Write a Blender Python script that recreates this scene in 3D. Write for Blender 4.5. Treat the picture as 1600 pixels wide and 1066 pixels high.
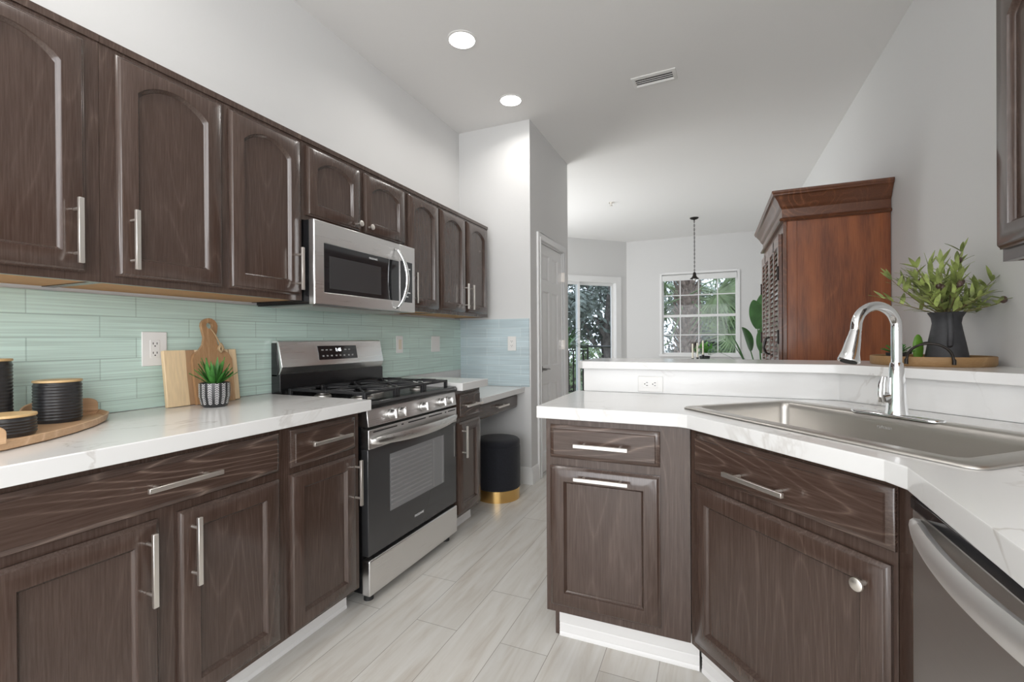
import bpy, bmesh, math, random
from mathutils import Vector, Matrix, Quaternion
random.seed(7)
for o in list(bpy.data.objects): bpy.data.objects.remove(o)
SC = bpy.context.scene
COL = SC.collection
PI = math.pi

# ------------------------------------------------------------------ camera
H = 1.175
yaw, pit, roll = 0.4085834, -0.00341, -0.00628
fwd = Vector((-math.sin(yaw)*math.cos(pit), math.cos(yaw)*math.cos(pit), math.sin(pit)))
r0 = Vector((math.cos(yaw), math.sin(yaw), 0)); u0 = r0.cross(fwd)
rt = r0*math.cos(roll) + u0*math.sin(roll); up = -r0*math.sin(roll) + u0*math.cos(roll)
cd = bpy.data.cameras.new('camera'); cam = bpy.data.objects.new('camera', cd); COL.objects.link(cam)
cam.matrix_world = Matrix(((rt.x, up.x, -fwd.x, 0), (rt.y, up.y, -fwd.y, 0), (rt.z, up.z, -fwd.z, H), (0, 0, 0, 1)))
cd.sensor_fit = 'HORIZONTAL'; cd.sensor_width = 36; cd.lens = 721.5/1600*36; cd.clip_start = .02; cd.clip_end = 200
SC.camera = cam
SC.view_settings.view_transform = 'Standard'; SC.view_settings.look = 'None'
SC.view_settings.gamma = 1; SC.view_settings.use_curve_mapping = False
SC.view_settings.exposure = 0.92

# ------------------------------------------------------------------ daylight
W = bpy.data.worlds.new('sky'); SC.world = W; W.use_nodes = True
nt = W.node_tree; nt.nodes.clear()
tc = nt.nodes.new('ShaderNodeTexCoord'); sep = nt.nodes.new('ShaderNodeSeparateXYZ'); ramp = nt.nodes.new('ShaderNodeValToRGB')
bg = nt.nodes.new('ShaderNodeBackground'); wo = nt.nodes.new('ShaderNodeOutputWorld')
nt.links.new(tc.outputs['Generated'], sep.inputs[0]); nt.links.new(sep.outputs['Z'], ramp.inputs[0])
nt.links.new(ramp.outputs[0], bg.inputs[0]); nt.links.new(bg.outputs[0], wo.inputs[0])
ramp.color_ramp.elements[0].position = 0.0; ramp.color_ramp.elements[0].color = (.80, .88, 1, 1)
ramp.color_ramp.elements[1].position = 0.6; ramp.color_ramp.elements[1].color = (.72, .84, 1, 1)
bg.inputs[1].default_value = 1.0

# ------------------------------------------------------------------ lamp light helper (each lamp fitting carries its own)
def disk_light(name, loc, size, power, parent=None, color=(1, .97, .93), spread=PI):
    l = bpy.data.lights.new(name, 'AREA'); l.shape = 'DISK'; l.size = size; l.energy = power; l.color = color; l.spread = spread
    o = bpy.data.objects.new(name, l); COL.objects.link(o); o.location = loc
    if parent: o.parent = parent
    return o
CAN_POWER = 1.8
FILL_POWER = 38  # strength of the fill light added at the rear window

# ------------------------------------------------------------------ material helpers
def newmat(name):
    m = bpy.data.materials.new(name); m.use_nodes = True
    n = m.node_tree.nodes; b = n['Principled BSDF']
    return m, n, m.node_tree.links, b
def mat(name, col, rough=.5, metal=0, spec=.5, coat=0, noise=0, nscale=20, bump=0, emit=None, alpha=None, trans=0, sheen=0, aniso=0, coatr=.1):
    m, n, L, b = newmat(name)
    b.inputs['Base Color'].default_value = (*col, 1); b.inputs['Roughness'].default_value = rough
    b.inputs['Metallic'].default_value = metal; b.inputs['Specular IOR Level'].default_value = spec
    b.inputs['Coat Weight'].default_value = coat; b.inputs['Coat Roughness'].default_value = coatr
    b.inputs['Transmission Weight'].default_value = trans
    b.inputs['Sheen Weight'].default_value = sheen
    if emit: b.inputs['Emission Color'].default_value = (*emit[0], 1); b.inputs['Emission Strength'].default_value = emit[1]
    if noise or bump:
        t = n.new('ShaderNodeTexCoord'); k = n.new('ShaderNodeTexNoise'); k.inputs['Scale'].default_value = nscale; k.inputs['Detail'].default_value = 5
        L.new(t.outputs['Object'], k.inputs[0])
        if noise:
            r = n.new('ShaderNodeValToRGB'); r.color_ramp.elements[0].position = .3; r.color_ramp.elements[1].position = .7
            r.color_ramp.elements[0].color = (*[c*(1-noise) for c in col], 1); r.color_ramp.elements[1].color = (*[min(1, c*(1+noise)) for c in col], 1)
            L.new(k.outputs[0], r.inputs[0]); L.new(r.outputs[0], b.inputs['Base Color'])
        if bump:
            q = n.new('ShaderNodeBump'); q.inputs['Strength'].default_value = bump; q.inputs['Distance'].default_value = .002
            L.new(k.outputs[0], q.inputs['Height']); L.new(q.outputs[0], b.inputs['Normal'])
    return m
def math_n(n, L, op, a, b=None, c=None):
    x = n.new('ShaderNodeMath'); x.operation = op
    for i, v in enumerate((a, b, c)):
        if v is None: continue
        if isinstance(v, (int, float)): x.inputs[i].default_value = v
        else: L.new(v, x.inputs[i])
    return x.outputs[0]
def wood(name, axis, dark, light, ring=9, rough=.3, coat=.3, scale=1.0, bump=.12, pores=.5, mixc=None, fig=.9):
    """flat-sawn wood: ring figure plus pores, the grain along one object axis"""
    m, n, L, b = newmat(name)
    t = n.new('ShaderNodeTexCoord'); oi = n.new('ShaderNodeObjectInfo')
    off = n.new('ShaderNodeVectorMath'); off.operation = 'MULTIPLY_ADD'
    cmb = n.new('ShaderNodeCombineXYZ')
    for i in range(3): L.new(oi.outputs['Random'], cmb.inputs[i])
    L.new(cmb.outputs[0], off.inputs[0]); off.inputs[1].default_value = (7, 5, 9); L.new(t.outputs['Object'], off.inputs[2])
    def mp(a, c):
        q = n.new('ShaderNodeMapping'); s = [a*scale]*3; s[axis] = c*scale; q.inputs['Scale'].default_value = s
        L.new(off.outputs[0], q.inputs[0]); return q.outputs[0]
    big = n.new('ShaderNodeTexNoise'); big.inputs['Scale'].default_value = 1; big.inputs['Detail'].default_value = 1.0; big.inputs['Roughness'].default_value = .35
    L.new(mp(6, .75), big.inputs[0])
    rings = math_n(n, L, 'PINGPONG', math_n(n, L, 'MULTIPLY', big.outputs[0], ring*4.0), 1.0)
    tri = math_n(n, L, 'POWER', rings, 6.0)
    fine = n.new('ShaderNodeTexNoise'); fine.inputs['Scale'].default_value = 1; fine.inputs['Detail'].default_value = 4; fine.inputs['Roughness'].default_value = .65
    L.new(mp(230, 9), fine.inputs[0])
    amt = n.new('ShaderNodeTexNoise'); amt.inputs['Scale'].default_value = 1; L.new(mp(4, 1.2), amt.inputs[0])
    am = n.new('ShaderNodeMapRange'); am.inputs['From Min'].default_value = .38; am.inputs['From Max'].default_value = .62; am.inputs['To Min'].default_value = .15; L.new(amt.outputs[0], am.inputs[0])
    por = math_n(n, L, 'MULTIPLY', math_n(n, L, 'MULTIPLY', fine.outputs[0], tri), am.outputs[0])
    val = math_n(n, L, 'ADD', math_n(n, L, 'MULTIPLY', por, fig), math_n(n, L, 'MULTIPLY', math_n(n, L, 'SUBTRACT', fine.outputs[0], .35), pores))
    r = n.new('ShaderNodeValToRGB'); r.color_ramp.elements[0].position = .0; r.color_ramp.elements[1].position = .75
    r.color_ramp.elements[0].color = (*dark, 1); r.color_ramp.elements[1].color = (*light, 1)
    L.new(val, r.inputs[0])
    outc = r.outputs[0]
    if mixc:
        k = n.new('ShaderNodeTexNoise'); k.inputs['Scale'].default_value = 1; k.inputs['Detail'].default_value = 3; L.new(mp(9, 1.6), k.inputs[0])
        rr = n.new('ShaderNodeValToRGB'); rr.color_ramp.elements[0].position = .4; rr.color_ramp.elements[1].position = .62; L.new(k.outputs[0], rr.inputs[0])
        mx = n.new('ShaderNodeMixRGB'); L.new(rr.outputs[0], mx.inputs[0]); L.new(outc, mx.inputs[1]); mx.inputs[2].default_value = (*mixc, 1)
        mx2 = n.new('ShaderNodeMixRGB'); mx2.inputs[0].default_value = .55; L.new(outc, mx2.inputs[1]); L.new(mx.outputs[0], mx2.inputs[2]); outc = mx2.outputs[0]
    L.new(outc, b.inputs['Base Color'])
    b.inputs['Roughness'].default_value = rough; b.inputs['Coat Weight'].default_value = coat; b.inputs['Coat Roughness'].default_value = .12
    q = n.new('ShaderNodeBump'); q.inputs['Strength'].default_value = bump; q.inputs['Distance'].default_value = .001
    L.new(val, q.inputs['Height']); L.new(q.outputs[0], b.inputs['Normal'])
    return m

M = {}
DK, LT = (.050, .0285, .0210), (.20, .142, .115)
M['oak_v'] = wood('espresso_oak_upright', 2, DK, LT, ring=8, rough=.27, coat=.45, fig=.28, pores=.40)
M['oak_h'] = wood('espresso_oak_level', 0, DK, LT, ring=10, rough=.27, coat=.45, fig=1.25, pores=.40)
M['oak_plain'] = mat('espresso_oak_plain', (.045, .029, .022), .35, coat=.25, noise=.25, nscale=40)
M['cherry'] = wood('cherry_wood', 2, (.12, .030, .011), (.40, .140, .052), ring=3, rough=.34, coat=.25, mixc=(.44, .135, .042), bump=.03, fig=.35, pores=.9)
M['cherry_h'] = wood('cherry_wood_moulding', 1, (.10, .034, .015), (.30, .115, .050), ring=5, rough=.3, coat=.4, bump=.03)
M['cherry_x'] = wood('cherry_wood_cross', 0, (.10, .034, .015), (.30, .115, .050), ring=5, rough=.3, coat=.4, bump=.03)
M['louvre'] = wood('glossy_louvre_wood', 1, (.10, .034, .015), (.30, .115, .050), ring=5, rough=.16, coat=1, bump=.02)
M['raw_wood'] = wood('unfinished_plywood', 1, (.46, .23, .085), (.62, .36, .16), rough=.6, coat=0, bump=.02)
M['acacia'] = wood('acacia_board', 2, (.34, .19, .09), (.66, .44, .25), ring=5, rough=.45, coat=0, bump=.02)
M['board_pale'] = wood('striped_pale_board', 2, (.62, .42, .21), (.84, .66, .42), ring=3, rough=.45, coat=0, bump=.02, mixc=(.36, .20, .10))
def striped():
    m, n, L, b = newmat('striped_cutting_board')
    t = n.new('ShaderNodeTexCoord'); s = n.new('ShaderNodeSeparateXYZ'); L.new(t.outputs['Object'], s.inputs[0])
    k = n.new('ShaderNodeTexNoise'); q = n.new('ShaderNodeMapping'); q.inputs['Scale'].default_value = (9, 9, 3); L.new(t.outputs['Object'], q.inputs[0]); L.new(q.outputs[0], k.inputs[0]); k.inputs['Scale'].default_value = 1
    y = math_n(n, L, 'ADD', math_n(n, L, 'DIVIDE', s.outputs[1], .298), math_n(n, L, 'MULTIPLY', math_n(n, L, 'SUBTRACT', k.outputs[0], .5), .06))
    r = n.new('ShaderNodeValToRGB'); r.color_ramp.interpolation = 'CONSTANT'; e = r.color_ramp.elements
    P = (.80, .61, .38, 1); Bn = (.42, .26, .145, 1); C = (.86, .70, .47, 1)
    e[0].position = 0; e[0].color = P; e[1].position = .28; e[1].color = Bn
    for p_, c_ in ((.40, C), (.47, Bn), (.62, P), (.86, Bn), (.875, P)): x = e.new(p_); x.color = c_
    L.new(y, r.inputs[0])
    q2 = n.new('ShaderNodeMapping'); q2.inputs['Scale'].default_value = (120, 120, 6); L.new(t.outputs['Object'], q2.inputs[0]); k2 = n.new('ShaderNodeTexNoise'); k2.inputs['Scale'].default_value = 1; L.new(q2.outputs[0], k2.inputs[0])
    mr = n.new('ShaderNodeMapRange'); mr.inputs['To Min'].default_value = .8; mr.inputs['To Max'].default_value = 1.15; L.new(k2.outputs[0], mr.inputs[0])
    mx = n.new('ShaderNodeMixRGB'); mx.blend_type = 'MULTIPLY'; mx.inputs[0].default_value = 1; L.new(r.outputs[0], mx.inputs[1]); L.new(mr.outputs[0], mx.inputs[2]); L.new(mx.outputs[0], b.inputs['Base Color'])
    b.inputs['Roughness'].default_value = .5; return m
M['board_pale'] = striped()
M['tray_wood'] = wood('olive_wood_tray', 1, (.55, .34, .19), (.80, .58, .38), ring=6, rough=.4, coat=0, bump=.02)
M['bamboo'] = wood('bamboo_lid', 0, (.62, .42, .20), (.78, .58, .32), ring=3, rough=.45, coat=0, bump=.02)
M['tray_light'] = wood('round_tray_wood', 0, (.30, .17, .07), (.52, .34, .17), ring=5, rough=.55, coat=0, bump=.04)
M['wall'] = mat('white_wall_paint', (.70, .697, .69), .75, bump=.15, nscale=90)
M['ceil'] = mat('white_ceiling_paint', (.83, .82, .805), .9, bump=.2, nscale=110)
M['trim'] = mat('white_trim_paint', (.82, .82, .815), .35)
M['toe'] = mat('white_toe_board', (.82, .81, .80), .4)
M['steel'] = None
M['nickel'] = mat('brushed_nickel', (.88, .84, .79), .36, 1)
M['lever_metal'] = mat('satin_lever_metal', (.32, .31, .30), .3, 1)
M['handle_steel'] = mat('satin_handle_steel', (.93, .92, .91), .46, 1)
M['chrome'] = mat('chrome', (.86, .87, .88), .06, 1)
M['black'] = mat('black_enamel', (.012, .012, .013), .22, spec=.6)
M['black_gloss'] = mat('black_glass', (.016, .016, .018), .05, spec=.7)
M['iron'] = mat('cast_iron', (.022, .022, .024), .42, spec=.5, bump=.2, nscale=300)
M['rubber'] = mat('black_rubber', (.02, .02, .02), .6)
M['oven_glass'] = mat('oven_door_glass', (.040, .040, .042), .08, spec=.8)
M['oven_inner'] = mat('oven_window_glass', (.22, .22, .225), .12, spec=.7)
M['oven_lines'] = mat('oven_window_lines', (.31, .305, .31), .3, .2)
M['mw_inner'] = mat('microwave_window_mesh', (.05, .05, .052), .10, spec=.7)
M['plate'] = mat('white_plastic', (.84, .83, .81), .3)
M['slot'] = mat('dark_slot', (.02, .02, .02), .6)
M['ivory'] = mat('ivory_plastic', (.78, .70, .56), .35)
M['matte_black'] = mat('matte_black_ceramic', (.026, .026, .028), .30, noise=.2, nscale=60)
M['pitcher'] = mat('charcoal_stoneware', (.045, .045, .05), .55, noise=.15, nscale=60)
M['velvet'] = mat('black_velvet', (.008, .009, .014), .9, sheen=.12, noise=.3, nscale=90, bump=.3)
M['gold'] = mat('brushed_gold', (.80, .52, .20), .25, 1)
M['bronze'] = mat('dark_bronze', (.035, .03, .027), .4, .7)
M['lamp_on'] = mat('glowing_lens', (1, 1, 1), .5, emit=((1, .99, .96), 6))
M['leaf'] = mat('olive_leaf', (.34, .41, .13), .45, noise=.7, nscale=16)
M['leaf2'] = mat('glossy_green_leaf', (.05, .16, .035), .35, noise=.35, nscale=8)
M['leaf3'] = mat('bright_green_leaf', (.06, .22, .04), .45, noise=.4, nscale=30)
M['leaf4'] = mat('light_green_leaf', (.16, .40, .09), .45, noise=.4, nscale=30)
M['cactus'] = mat('lime_green_pad', (.12, .27, .03), .45, noise=.2, nscale=30)
M['stem'] = mat('olive_stem', (.20, .16, .07), .6)
M['soil'] = mat('dark_soil', (.03, .02, .015), .9)
M['candle'] = mat('cream_wax', (.85, .80, .66), .5)
M['olive'] = mat('dark_olive_fruit', (.10, .06, .05), .35)
M['rope'] = mat('jute_cord', (.42, .30, .17), .9)
M['white_ink'] = mat('white_print', (.75, .75, .75), .5)
M['grey_ink'] = mat('grey_print', (.50, .49, .48), .4)
M['digit'] = mat('lit_digit', (.9, .95, 1), .5, emit=((.9, .95, 1), 1.6))
M['bark'] = mat('palm_bark', (.26, .19, .16), .9, noise=.5, nscale=14, bump=.6)
M['frond'] = mat('palm_frond', (.19, .25, .12), .5, noise=.5, nscale=4)
M['tree'] = mat('tree_foliage', (.15, .17, .145), .6, noise=.6, nscale=2)
M['trunk'] = mat('tree_trunk', (.12, .10, .09), .9, noise=.4, nscale=8)
M['grass'] = mat('lawn', (.10, .14, .06), .9, noise=.5, nscale=1)
M['deck'] = mat('balcony_floor', (.40, .39, .37), .8, noise=.1, nscale=6)
M['fabric_shade'] = mat('white_roller_shade', (.80, .80, .79), .8)
M['pot_dark'] = mat('dark_planter', (.03, .03, .032), .5)

def steel(name, col, rough, axis, amp=.07):
    m, n, L, b = newmat(name)
    t = n.new('ShaderNodeTexCoord'); q = n.new('ShaderNodeMapping'); s = [400]*3; s[axis] = 3; q.inputs['Scale'].default_value = s
    k = n.new('ShaderNodeTexNoise'); k.inputs['Scale'].default_value = 1; k.inputs['Detail'].default_value = 2
    L.new(t.outputs['Object'], q.inputs[0]); L.new(q.outputs[0], k.inputs[0])
    r = n.new('ShaderNodeMapRange'); r.inputs['To Min'].default_value = rough-amp; r.inputs['To Max'].default_value = rough+amp
    L.new(k.outputs[0], r.inputs[0]); L.new(r.outputs[0], b.inputs['Roughness'])
    b.inputs['Base Color'].default_value = (*col, 1); b.inputs['Metallic'].default_value = 1
    p = n.new('ShaderNodeBump'); p.inputs['Strength'].default_value = .06; p.inputs['Distance'].default_value = .0005
    L.new(k.outputs[0], p.inputs['Height']); L.new(p.outputs[0], b.inputs['Normal'])
    return m
M['steel'] = steel('stainless_steel', (.78, .77, .76), .30, 0)
M['steel_sink'] = steel('sink_stainless_steel', (.60, .575, .54), .38, 0)
M['steel_dark'] = steel('dark_stainless_steel', (.64, .62, .60), .40, 0)

def quartz():
    m, n, L, b = newmat('white_veined_quartz')
    t = n.new('ShaderNodeTexCoord'); k = n.new('ShaderNodeTexNoise'); k.inputs['Scale'].default_value = 1.6; k.inputs['Detail'].default_value = 6; k.inputs['Roughness'].default_value = .55; k.inputs['Distortion'].default_value = .9
    L.new(t.outputs['Object'], k.inputs[0])
    d = math_n(n, L, 'ABSOLUTE', math_n(n, L, 'SUBTRACT', k.outputs[0], .5))
    k2 = n.new('ShaderNodeTexNoise'); k2.inputs['Scale'].default_value = 2.3; L.new(t.outputs['Object'], k2.inputs[0])
    msk = n.new('ShaderNodeMapRange'); msk.inputs['From Min'].default_value = .44; msk.inputs['From Max'].default_value = .60; L.new(k2.outputs[0], msk.inputs[0])
    v = n.new('ShaderNodeMapRange'); v.inputs['From Min'].default_value = 0; v.inputs['From Max'].default_value = .012; v.inputs['To Min'].default_value = 1; v.inputs['To Max'].default_value = 0; L.new(d, v.inputs[0])
    f = math_n(n, L, 'MULTIPLY', math_n(n, L, 'MULTIPLY', v.outputs[0], msk.outputs[0]), .52)
    mx = n.new('ShaderNodeMixRGB'); mx.inputs[1].default_value = (.78, .775, .765, 1); mx.inputs[2].default_value = (.42, .38, .34, 1); L.new(f, mx.inputs[0])
    L.new(mx.outputs[0], b.inputs['Base Color']); b.inputs['Roughness'].default_value = .16; b.inputs['Specular IOR Level'].default_value = .5
    return m
M['quartz'] = quartz()

def tiles(name, ax, col, origin, z0, mort=(.52, .66, .64), vj=.305):
    """glass subway tile with fine horizontal ripples; ax = the wall's running axis"""
    m, n, L, b = newmat(name)
    t = n.new('ShaderNodeTexCoord'); s = n.new('ShaderNodeSeparateXYZ'); L.new(t.outputs['Object'], s.inputs[0])
    c = n.new('ShaderNodeCombineXYZ'); L.new(math_n(n, L, 'SUBTRACT', s.outputs[ax], origin), c.inputs[0]); L.new(math_n(n, L, 'SUBTRACT', s.outputs[2], z0), c.inputs[1])
    br = n.new('ShaderNodeTexBrick'); br.offset = .37; br.offset_frequency = 2; br.inputs['Scale'].default_value = 1
    br.inputs['Brick Width'].default_value = vj; br.inputs['Row Height'].default_value = .0765; br.inputs['Mortar Size'].default_value = .0018; br.inputs['Mortar Smooth'].default_value = .2
    br.inputs['Color1'].default_value = (*col, 1); br.inputs['Color2'].default_value = (*[x*.90 for x in col], 1); br.inputs['Mortar'].default_value = (*mort, 1)
    L.new(c.outputs[0], br.inputs[0])
    q = n.new('ShaderNodeMapping'); q.inputs['Scale'].default_value = (2.5, 150, 1); L.new(c.outputs[0], q.inputs[0])
    k = n.new('ShaderNodeTexNoise'); k.inputs['Scale'].default_value = 1; k.inputs['Detail'].default_value = 2; L.new(q.outputs[0], k.inputs[0])
    r = n.new('ShaderNodeMapRange'); r.inputs['From Min'].default_value = .3; r.inputs['From Max'].default_value = .7; r.inputs['To Min'].default_value = .84; r.inputs['To Max'].default_value = 1.12; L.new(k.outputs[0], r.inputs[0])
    mx = n.new('ShaderNodeMixRGB'); mx.blend_type = 'MULTIPLY'; mx.inputs[0].default_value = 1; L.new(br.outputs[0], mx.inputs[1]); L.new(r.outputs[0], mx.inputs[2])
    L.new(mx.outputs[0], b.inputs['Base Color']); b.inputs['Roughness'].default_value = .2; b.inputs['Specular IOR Level'].default_value = .45; b.inputs['Coat Weight'].default_value = .15
    p = n.new('ShaderNodeBump'); p.inputs['Strength'].default_value = .35; p.inputs['Distance'].default_value = .0015
    hgt = math_n(n, L, 'SUBTRACT', math_n(n, L, 'MULTIPLY', k.outputs[0], .35), br.outputs['Fac'])
    L.new(hgt, p.inputs['Height']); L.new(p.outputs[0], b.inputs['Normal'])
    return m
M['tile_l'] = tiles('aqua_glass_tile', 1, (.60, .765, .695), .12, .885, (.42, .54, .49))
M['tile_p'] = tiles('blue_glass_tile', 0, (.56, .67, .71), -1.93, .885, (.70, .78, .80))

def planks():
    m, n, L, b = newmat('pale_wood_plank_floor')
    t = n.new('ShaderNodeTexCoord'); s = n.new('ShaderNodeSeparateXYZ'); L.new(t.outputs['Object'], s.inputs[0])
    c = n.new('ShaderNodeCombineXYZ'); L.new(math_n(n, L, 'SUBTRACT', s.outputs[1], -.46), c.inputs[0]); L.new(math_n(n, L, 'SUBTRACT', s.outputs[0], -.372-.193*20), c.inputs[1])
    br = n.new('ShaderNodeTexBrick'); br.offset = .27; br.offset_frequency = 2; br.inputs['Scale'].default_value = 1
    br.inputs['Brick Width'].default_value = 1.2; br.inputs['Row Height'].default_value = .193; br.inputs['Mortar Size'].default_value = .0012; br.inputs['Mortar Smooth'].default_value = .1
    br.inputs['Color1'].default_value = (.90, .90, .90, 1); br.inputs['Color2'].default_value = (1, 1, 1, 1); br.inputs['Mortar'].default_value = (.42, .40, .37, 1)
    L.new(c.outputs[0], br.inputs[0])
    q = n.new('ShaderNodeMapping'); q.inputs['Scale'].default_value = (22, 2.2, 1); L.new(t.outputs['Object'], q.inputs[0])
    k = n.new('ShaderNodeTexNoise'); k.inputs['Scale'].default_value = 1; k.inputs['Detail'].default_value = 8; k.inputs['Roughness'].default_value = .6; k.inputs['Distortion'].default_value = .6; L.new(q.outputs[0], k.inputs[0])
    r = n.new('ShaderNodeValToRGB'); e = r.color_ramp.elements; e[0].position = .28; e[0].color = (.52, .475, .42, 1); e[1].position = .72; e[1].color = (.69, .675, .645, 1)
    e2 = r.color_ramp.elements.new(.48); e2.color = (.62, .595, .55, 1)
    L.new(k.outputs[0], r.inputs[0])
    mx = n.new('ShaderNodeMixRGB'); mx.blend_type = 'MULTIPLY'; mx.inputs[0].default_value = 1; L.new(r.outputs[0], mx.inputs[1]); L.new(br.outputs[0], mx.inputs[2])
    L.new(mx.outputs[0], b.inputs['Base Color']); b.inputs['Roughness'].default_value = .30; b.inputs['Specular IOR Level'].default_value = .4
    p = n.new('ShaderNodeBump'); p.inputs['Strength'].default_value = .1; p.inputs['Distance'].default_value = .001; L.new(k.outputs[0], p.inputs['Height']); L.new(p.outputs[0], b.inputs['Normal'])
    return m
M['floor'] = planks()
def pane():
    m = bpy.data.materials.new('window_glass'); m.use_nodes = True; n = m.node_tree.nodes; L = m.node_tree.links; n.clear()
    o = n.new('ShaderNodeOutputMaterial'); x = n.new('ShaderNodeMixShader'); a = n.new('ShaderNodeBsdfTransparent'); g = n.new('ShaderNodeBsdfGlossy'); f = n.new('ShaderNodeFresnel')
    f.inputs[0].default_value = 1.28; g.inputs['Roughness'].default_value = 0; a.inputs[0].default_value = (.93, .95, .95, 1)
    L.new(f.outputs[0], x.inputs[0]); L.new(a.outputs[0], x.inputs[1]); L.new(g.outputs[0], x.inputs[2]); L.new(x.outputs[0], o.inputs[0])
    return m
M['glass'] = pane()

# ------------------------------------------------------------------ geometry helpers
class G:
    def __init__(s): s.v = []; s.f = []; s.s = []
    def add(s, vs, fs, smooth=False, mtx=None):
        b = len(s.v)
        for p in vs:
            p = Vector(p); s.v.append(mtx @ p if mtx else p)
        for f in fs: s.f.append([b+i for i in f]); s.s.append(smooth)
        return s
    def box(s, x0, x1, y0, y1, z0, z1, mtx=None):
        v = [(x0, y0, z0), (x1, y0, z0), (x1, y1, z0), (x0, y1, z0), (x0, y0, z1), (x1, y0, z1), (x1, y1, z1), (x0, y1, z1)]
        return s.add(v, [(0, 3, 2, 1), (4, 5, 6, 7), (0, 1, 5, 4), (1, 2, 6, 5), (2, 3, 7, 6), (3, 0, 4, 7)], False, mtx)
    def prism(s, poly, a0, a1, axis=2, mtx=None):
        """poly in the two other axes (cyclic order), extruded along axis"""
        n = len(poly)
        def P(p, a):
            if axis == 2: return (p[0], p[1], a)
            if axis == 0: return (a, p[0], p[1])
            return (p[0], a, p[1])
        v = [P(p, a0) for p in poly] + [P(p, a1) for p in poly]
        f = [tuple(range(n))[::-1], tuple(range(n, 2*n))] + [(i, (i+1) % n, n+(i+1) % n, n+i) for i in range(n)]
        return s.add(v, f, False, mtx)
    def tube(s, pts, r, n=12, closed=False, caps=True, flat=None):
        pts = [Vector(p) for p in pts]; N = len(pts)
        R = r if isinstance(r, (list, tuple)) else [r]*N
        T = []
        for i in range(N):
            a = pts[(i-1) % N] if (closed or i > 0) else pts[i]; b = pts[(i+1) % N] if (closed or i < N-1) else pts[i]
            T.append((b-a).normalized())
        ref = Vector((0, 0, 1)) if abs(T[0].z) < .9 else Vector((1, 0, 0))
        nx = T[0].cross(ref).normalized(); b0 = len(s.v)
        for i in range(N):
            if i: nx = (nx - T[i]*nx.dot(T[i])).normalized()
            ny = T[i].cross(nx)
            for k in range(n):
                a = 2*PI*k/n; fx, fy = (flat if flat else (1, 1))
                s.v.append(pts[i] + (nx*math.cos(a)*fx + ny*math.sin(a)*fy)*R[i])
        for i in range(N if closed else N-1):
            j = (i+1) % N
            for k in range(n):
                s.f.append([b0+i*n+k, b0+i*n+(k+1) % n, b0+j*n+(k+1) % n, b0+j*n+k]); s.s.append(True)
        if caps and not closed:
            s.f.append([b0+k for k in range(n)][::-1]); s.s.append(False)
            s.f.append([b0+(N-1)*n+k for k in range(n)]); s.s.append(False)
        return s
    def cyl(s, p0, p1, r, r1=None, n=24): return s.tube([p0, p1], [r, r if r1 is None else r1], n)
    def lathe(s, prof, n=32, c=(0, 0, 0), mtx=None, sx=1, sy=1):
        v = []; f = []
        for (r, z) in prof:
            for k in range(n):
                a = 2*PI*k/n; v.append((c[0]+r*math.cos(a)*sx, c[1]+r*math.sin(a)*sy, c[2]+z))
        for i in range(len(prof)-1):
            for k in range(n): f.append((i*n+k, i*n+(k+1) % n, (i+1)*n+(k+1) % n, (i+1)*n+k))
        if prof[0][0] > 1e-5: f.append(tuple(range(n))[::-1])
        if prof[-1][0] > 1e-5: f.append(tuple((len(prof)-1)*n+k for k in range(n)))
        return s.add(v, f, True, mtx)
    def sphere(s, c, r, n=12, sc=(1, 1, 1)):
        prof = [(max(1e-6, math.sin(PI*i/(n//2+1))) if 0 < i < n//2+1 else 0, -math.cos(PI*i/(n//2+1))) for i in range(n//2+2)]
        m = Matrix.Translation(c) @ Matrix.Diagonal((r*sc[0], r*sc[1], r*sc[2], 1))
        return s.lathe(prof, n, mtx=m)
    def loops(s, L, cap0=True, cap1=True, smooth=False):
        """bridge closed loops that have the same count"""
        n = len(L[0]); b = len(s.v)
        for l in L: s.v += [Vector(p) for p in l]
        for i in range(len(L)-1):
            for k in range(n): s.f.append([b+i*n+k, b+i*n+(k+1) % n, b+(i+1)*n+(k+1) % n, b+(i+1)*n+k]); s.s.append(smooth)
        if cap0: s.f.append([b+k for k in range(n)][::-1]); s.s.append(False)
        if cap1: s.f.append([b+(len(L)-1)*n+k for k in range(n)]); s.s.append(False)
        return s
    def obj(s, name, m, parent=None, bevel=0, seg=2, angle=35):
        me = bpy.data.meshes.new(name); me.from_pydata([tuple(v) for v in s.v], [], s.f)
        me.polygons.foreach_set('use_smooth', s.s)
        bm = bmesh.new(); bm.from_mesh(me); bmesh.ops.remove_doubles(bm, verts=bm.verts, dist=1e-6)
        bmesh.ops.recalc_face_normals(bm, faces=bm.faces); bm.to_mesh(me); bm.free(); me.update()
        me.set_sharp_from_angle(angle=math.radians(angle+8))
        if m is not None: me.materials.append(m if not isinstance(m, str) else M[m])
        o = bpy.data.objects.new(name, me); COL.objects.link(o)
        if parent is not None: o.parent = parent
        if bevel:
            b = o.modifiers.new('bevel', 'BEVEL'); b.width = bevel; b.segments = seg; b.limit_method = 'ANGLE'; b.angle_limit = math.radians(angle); b.harden_normals = False
        return o
def B(x0, x1, y0, y1, z0, z1): return G().box(x0, x1, y0, y1, z0, z1)
def tag(o, label, cat, group=None, kind=None):
    if label: o['label'] = label
    if cat: o['category'] = cat
    if group: o['group'] = group
    if kind: o['kind'] = kind
    return o
def thing(name, label, cat, loc=(0, 0, 0), rz=0, group=None):
    o = bpy.data.objects.new(name, None); COL.objects.link(o); o.location = loc; o.rotation_euler = (0, 0, rz); o.empty_display_size = .05
    return tag(o, label, cat, group)
def struct(name, g, m, bevel=0, parent=None):
    o = g.obj(name, m, parent, bevel)
    if parent is None: o['kind'] = 'structure'
    return o
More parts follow.
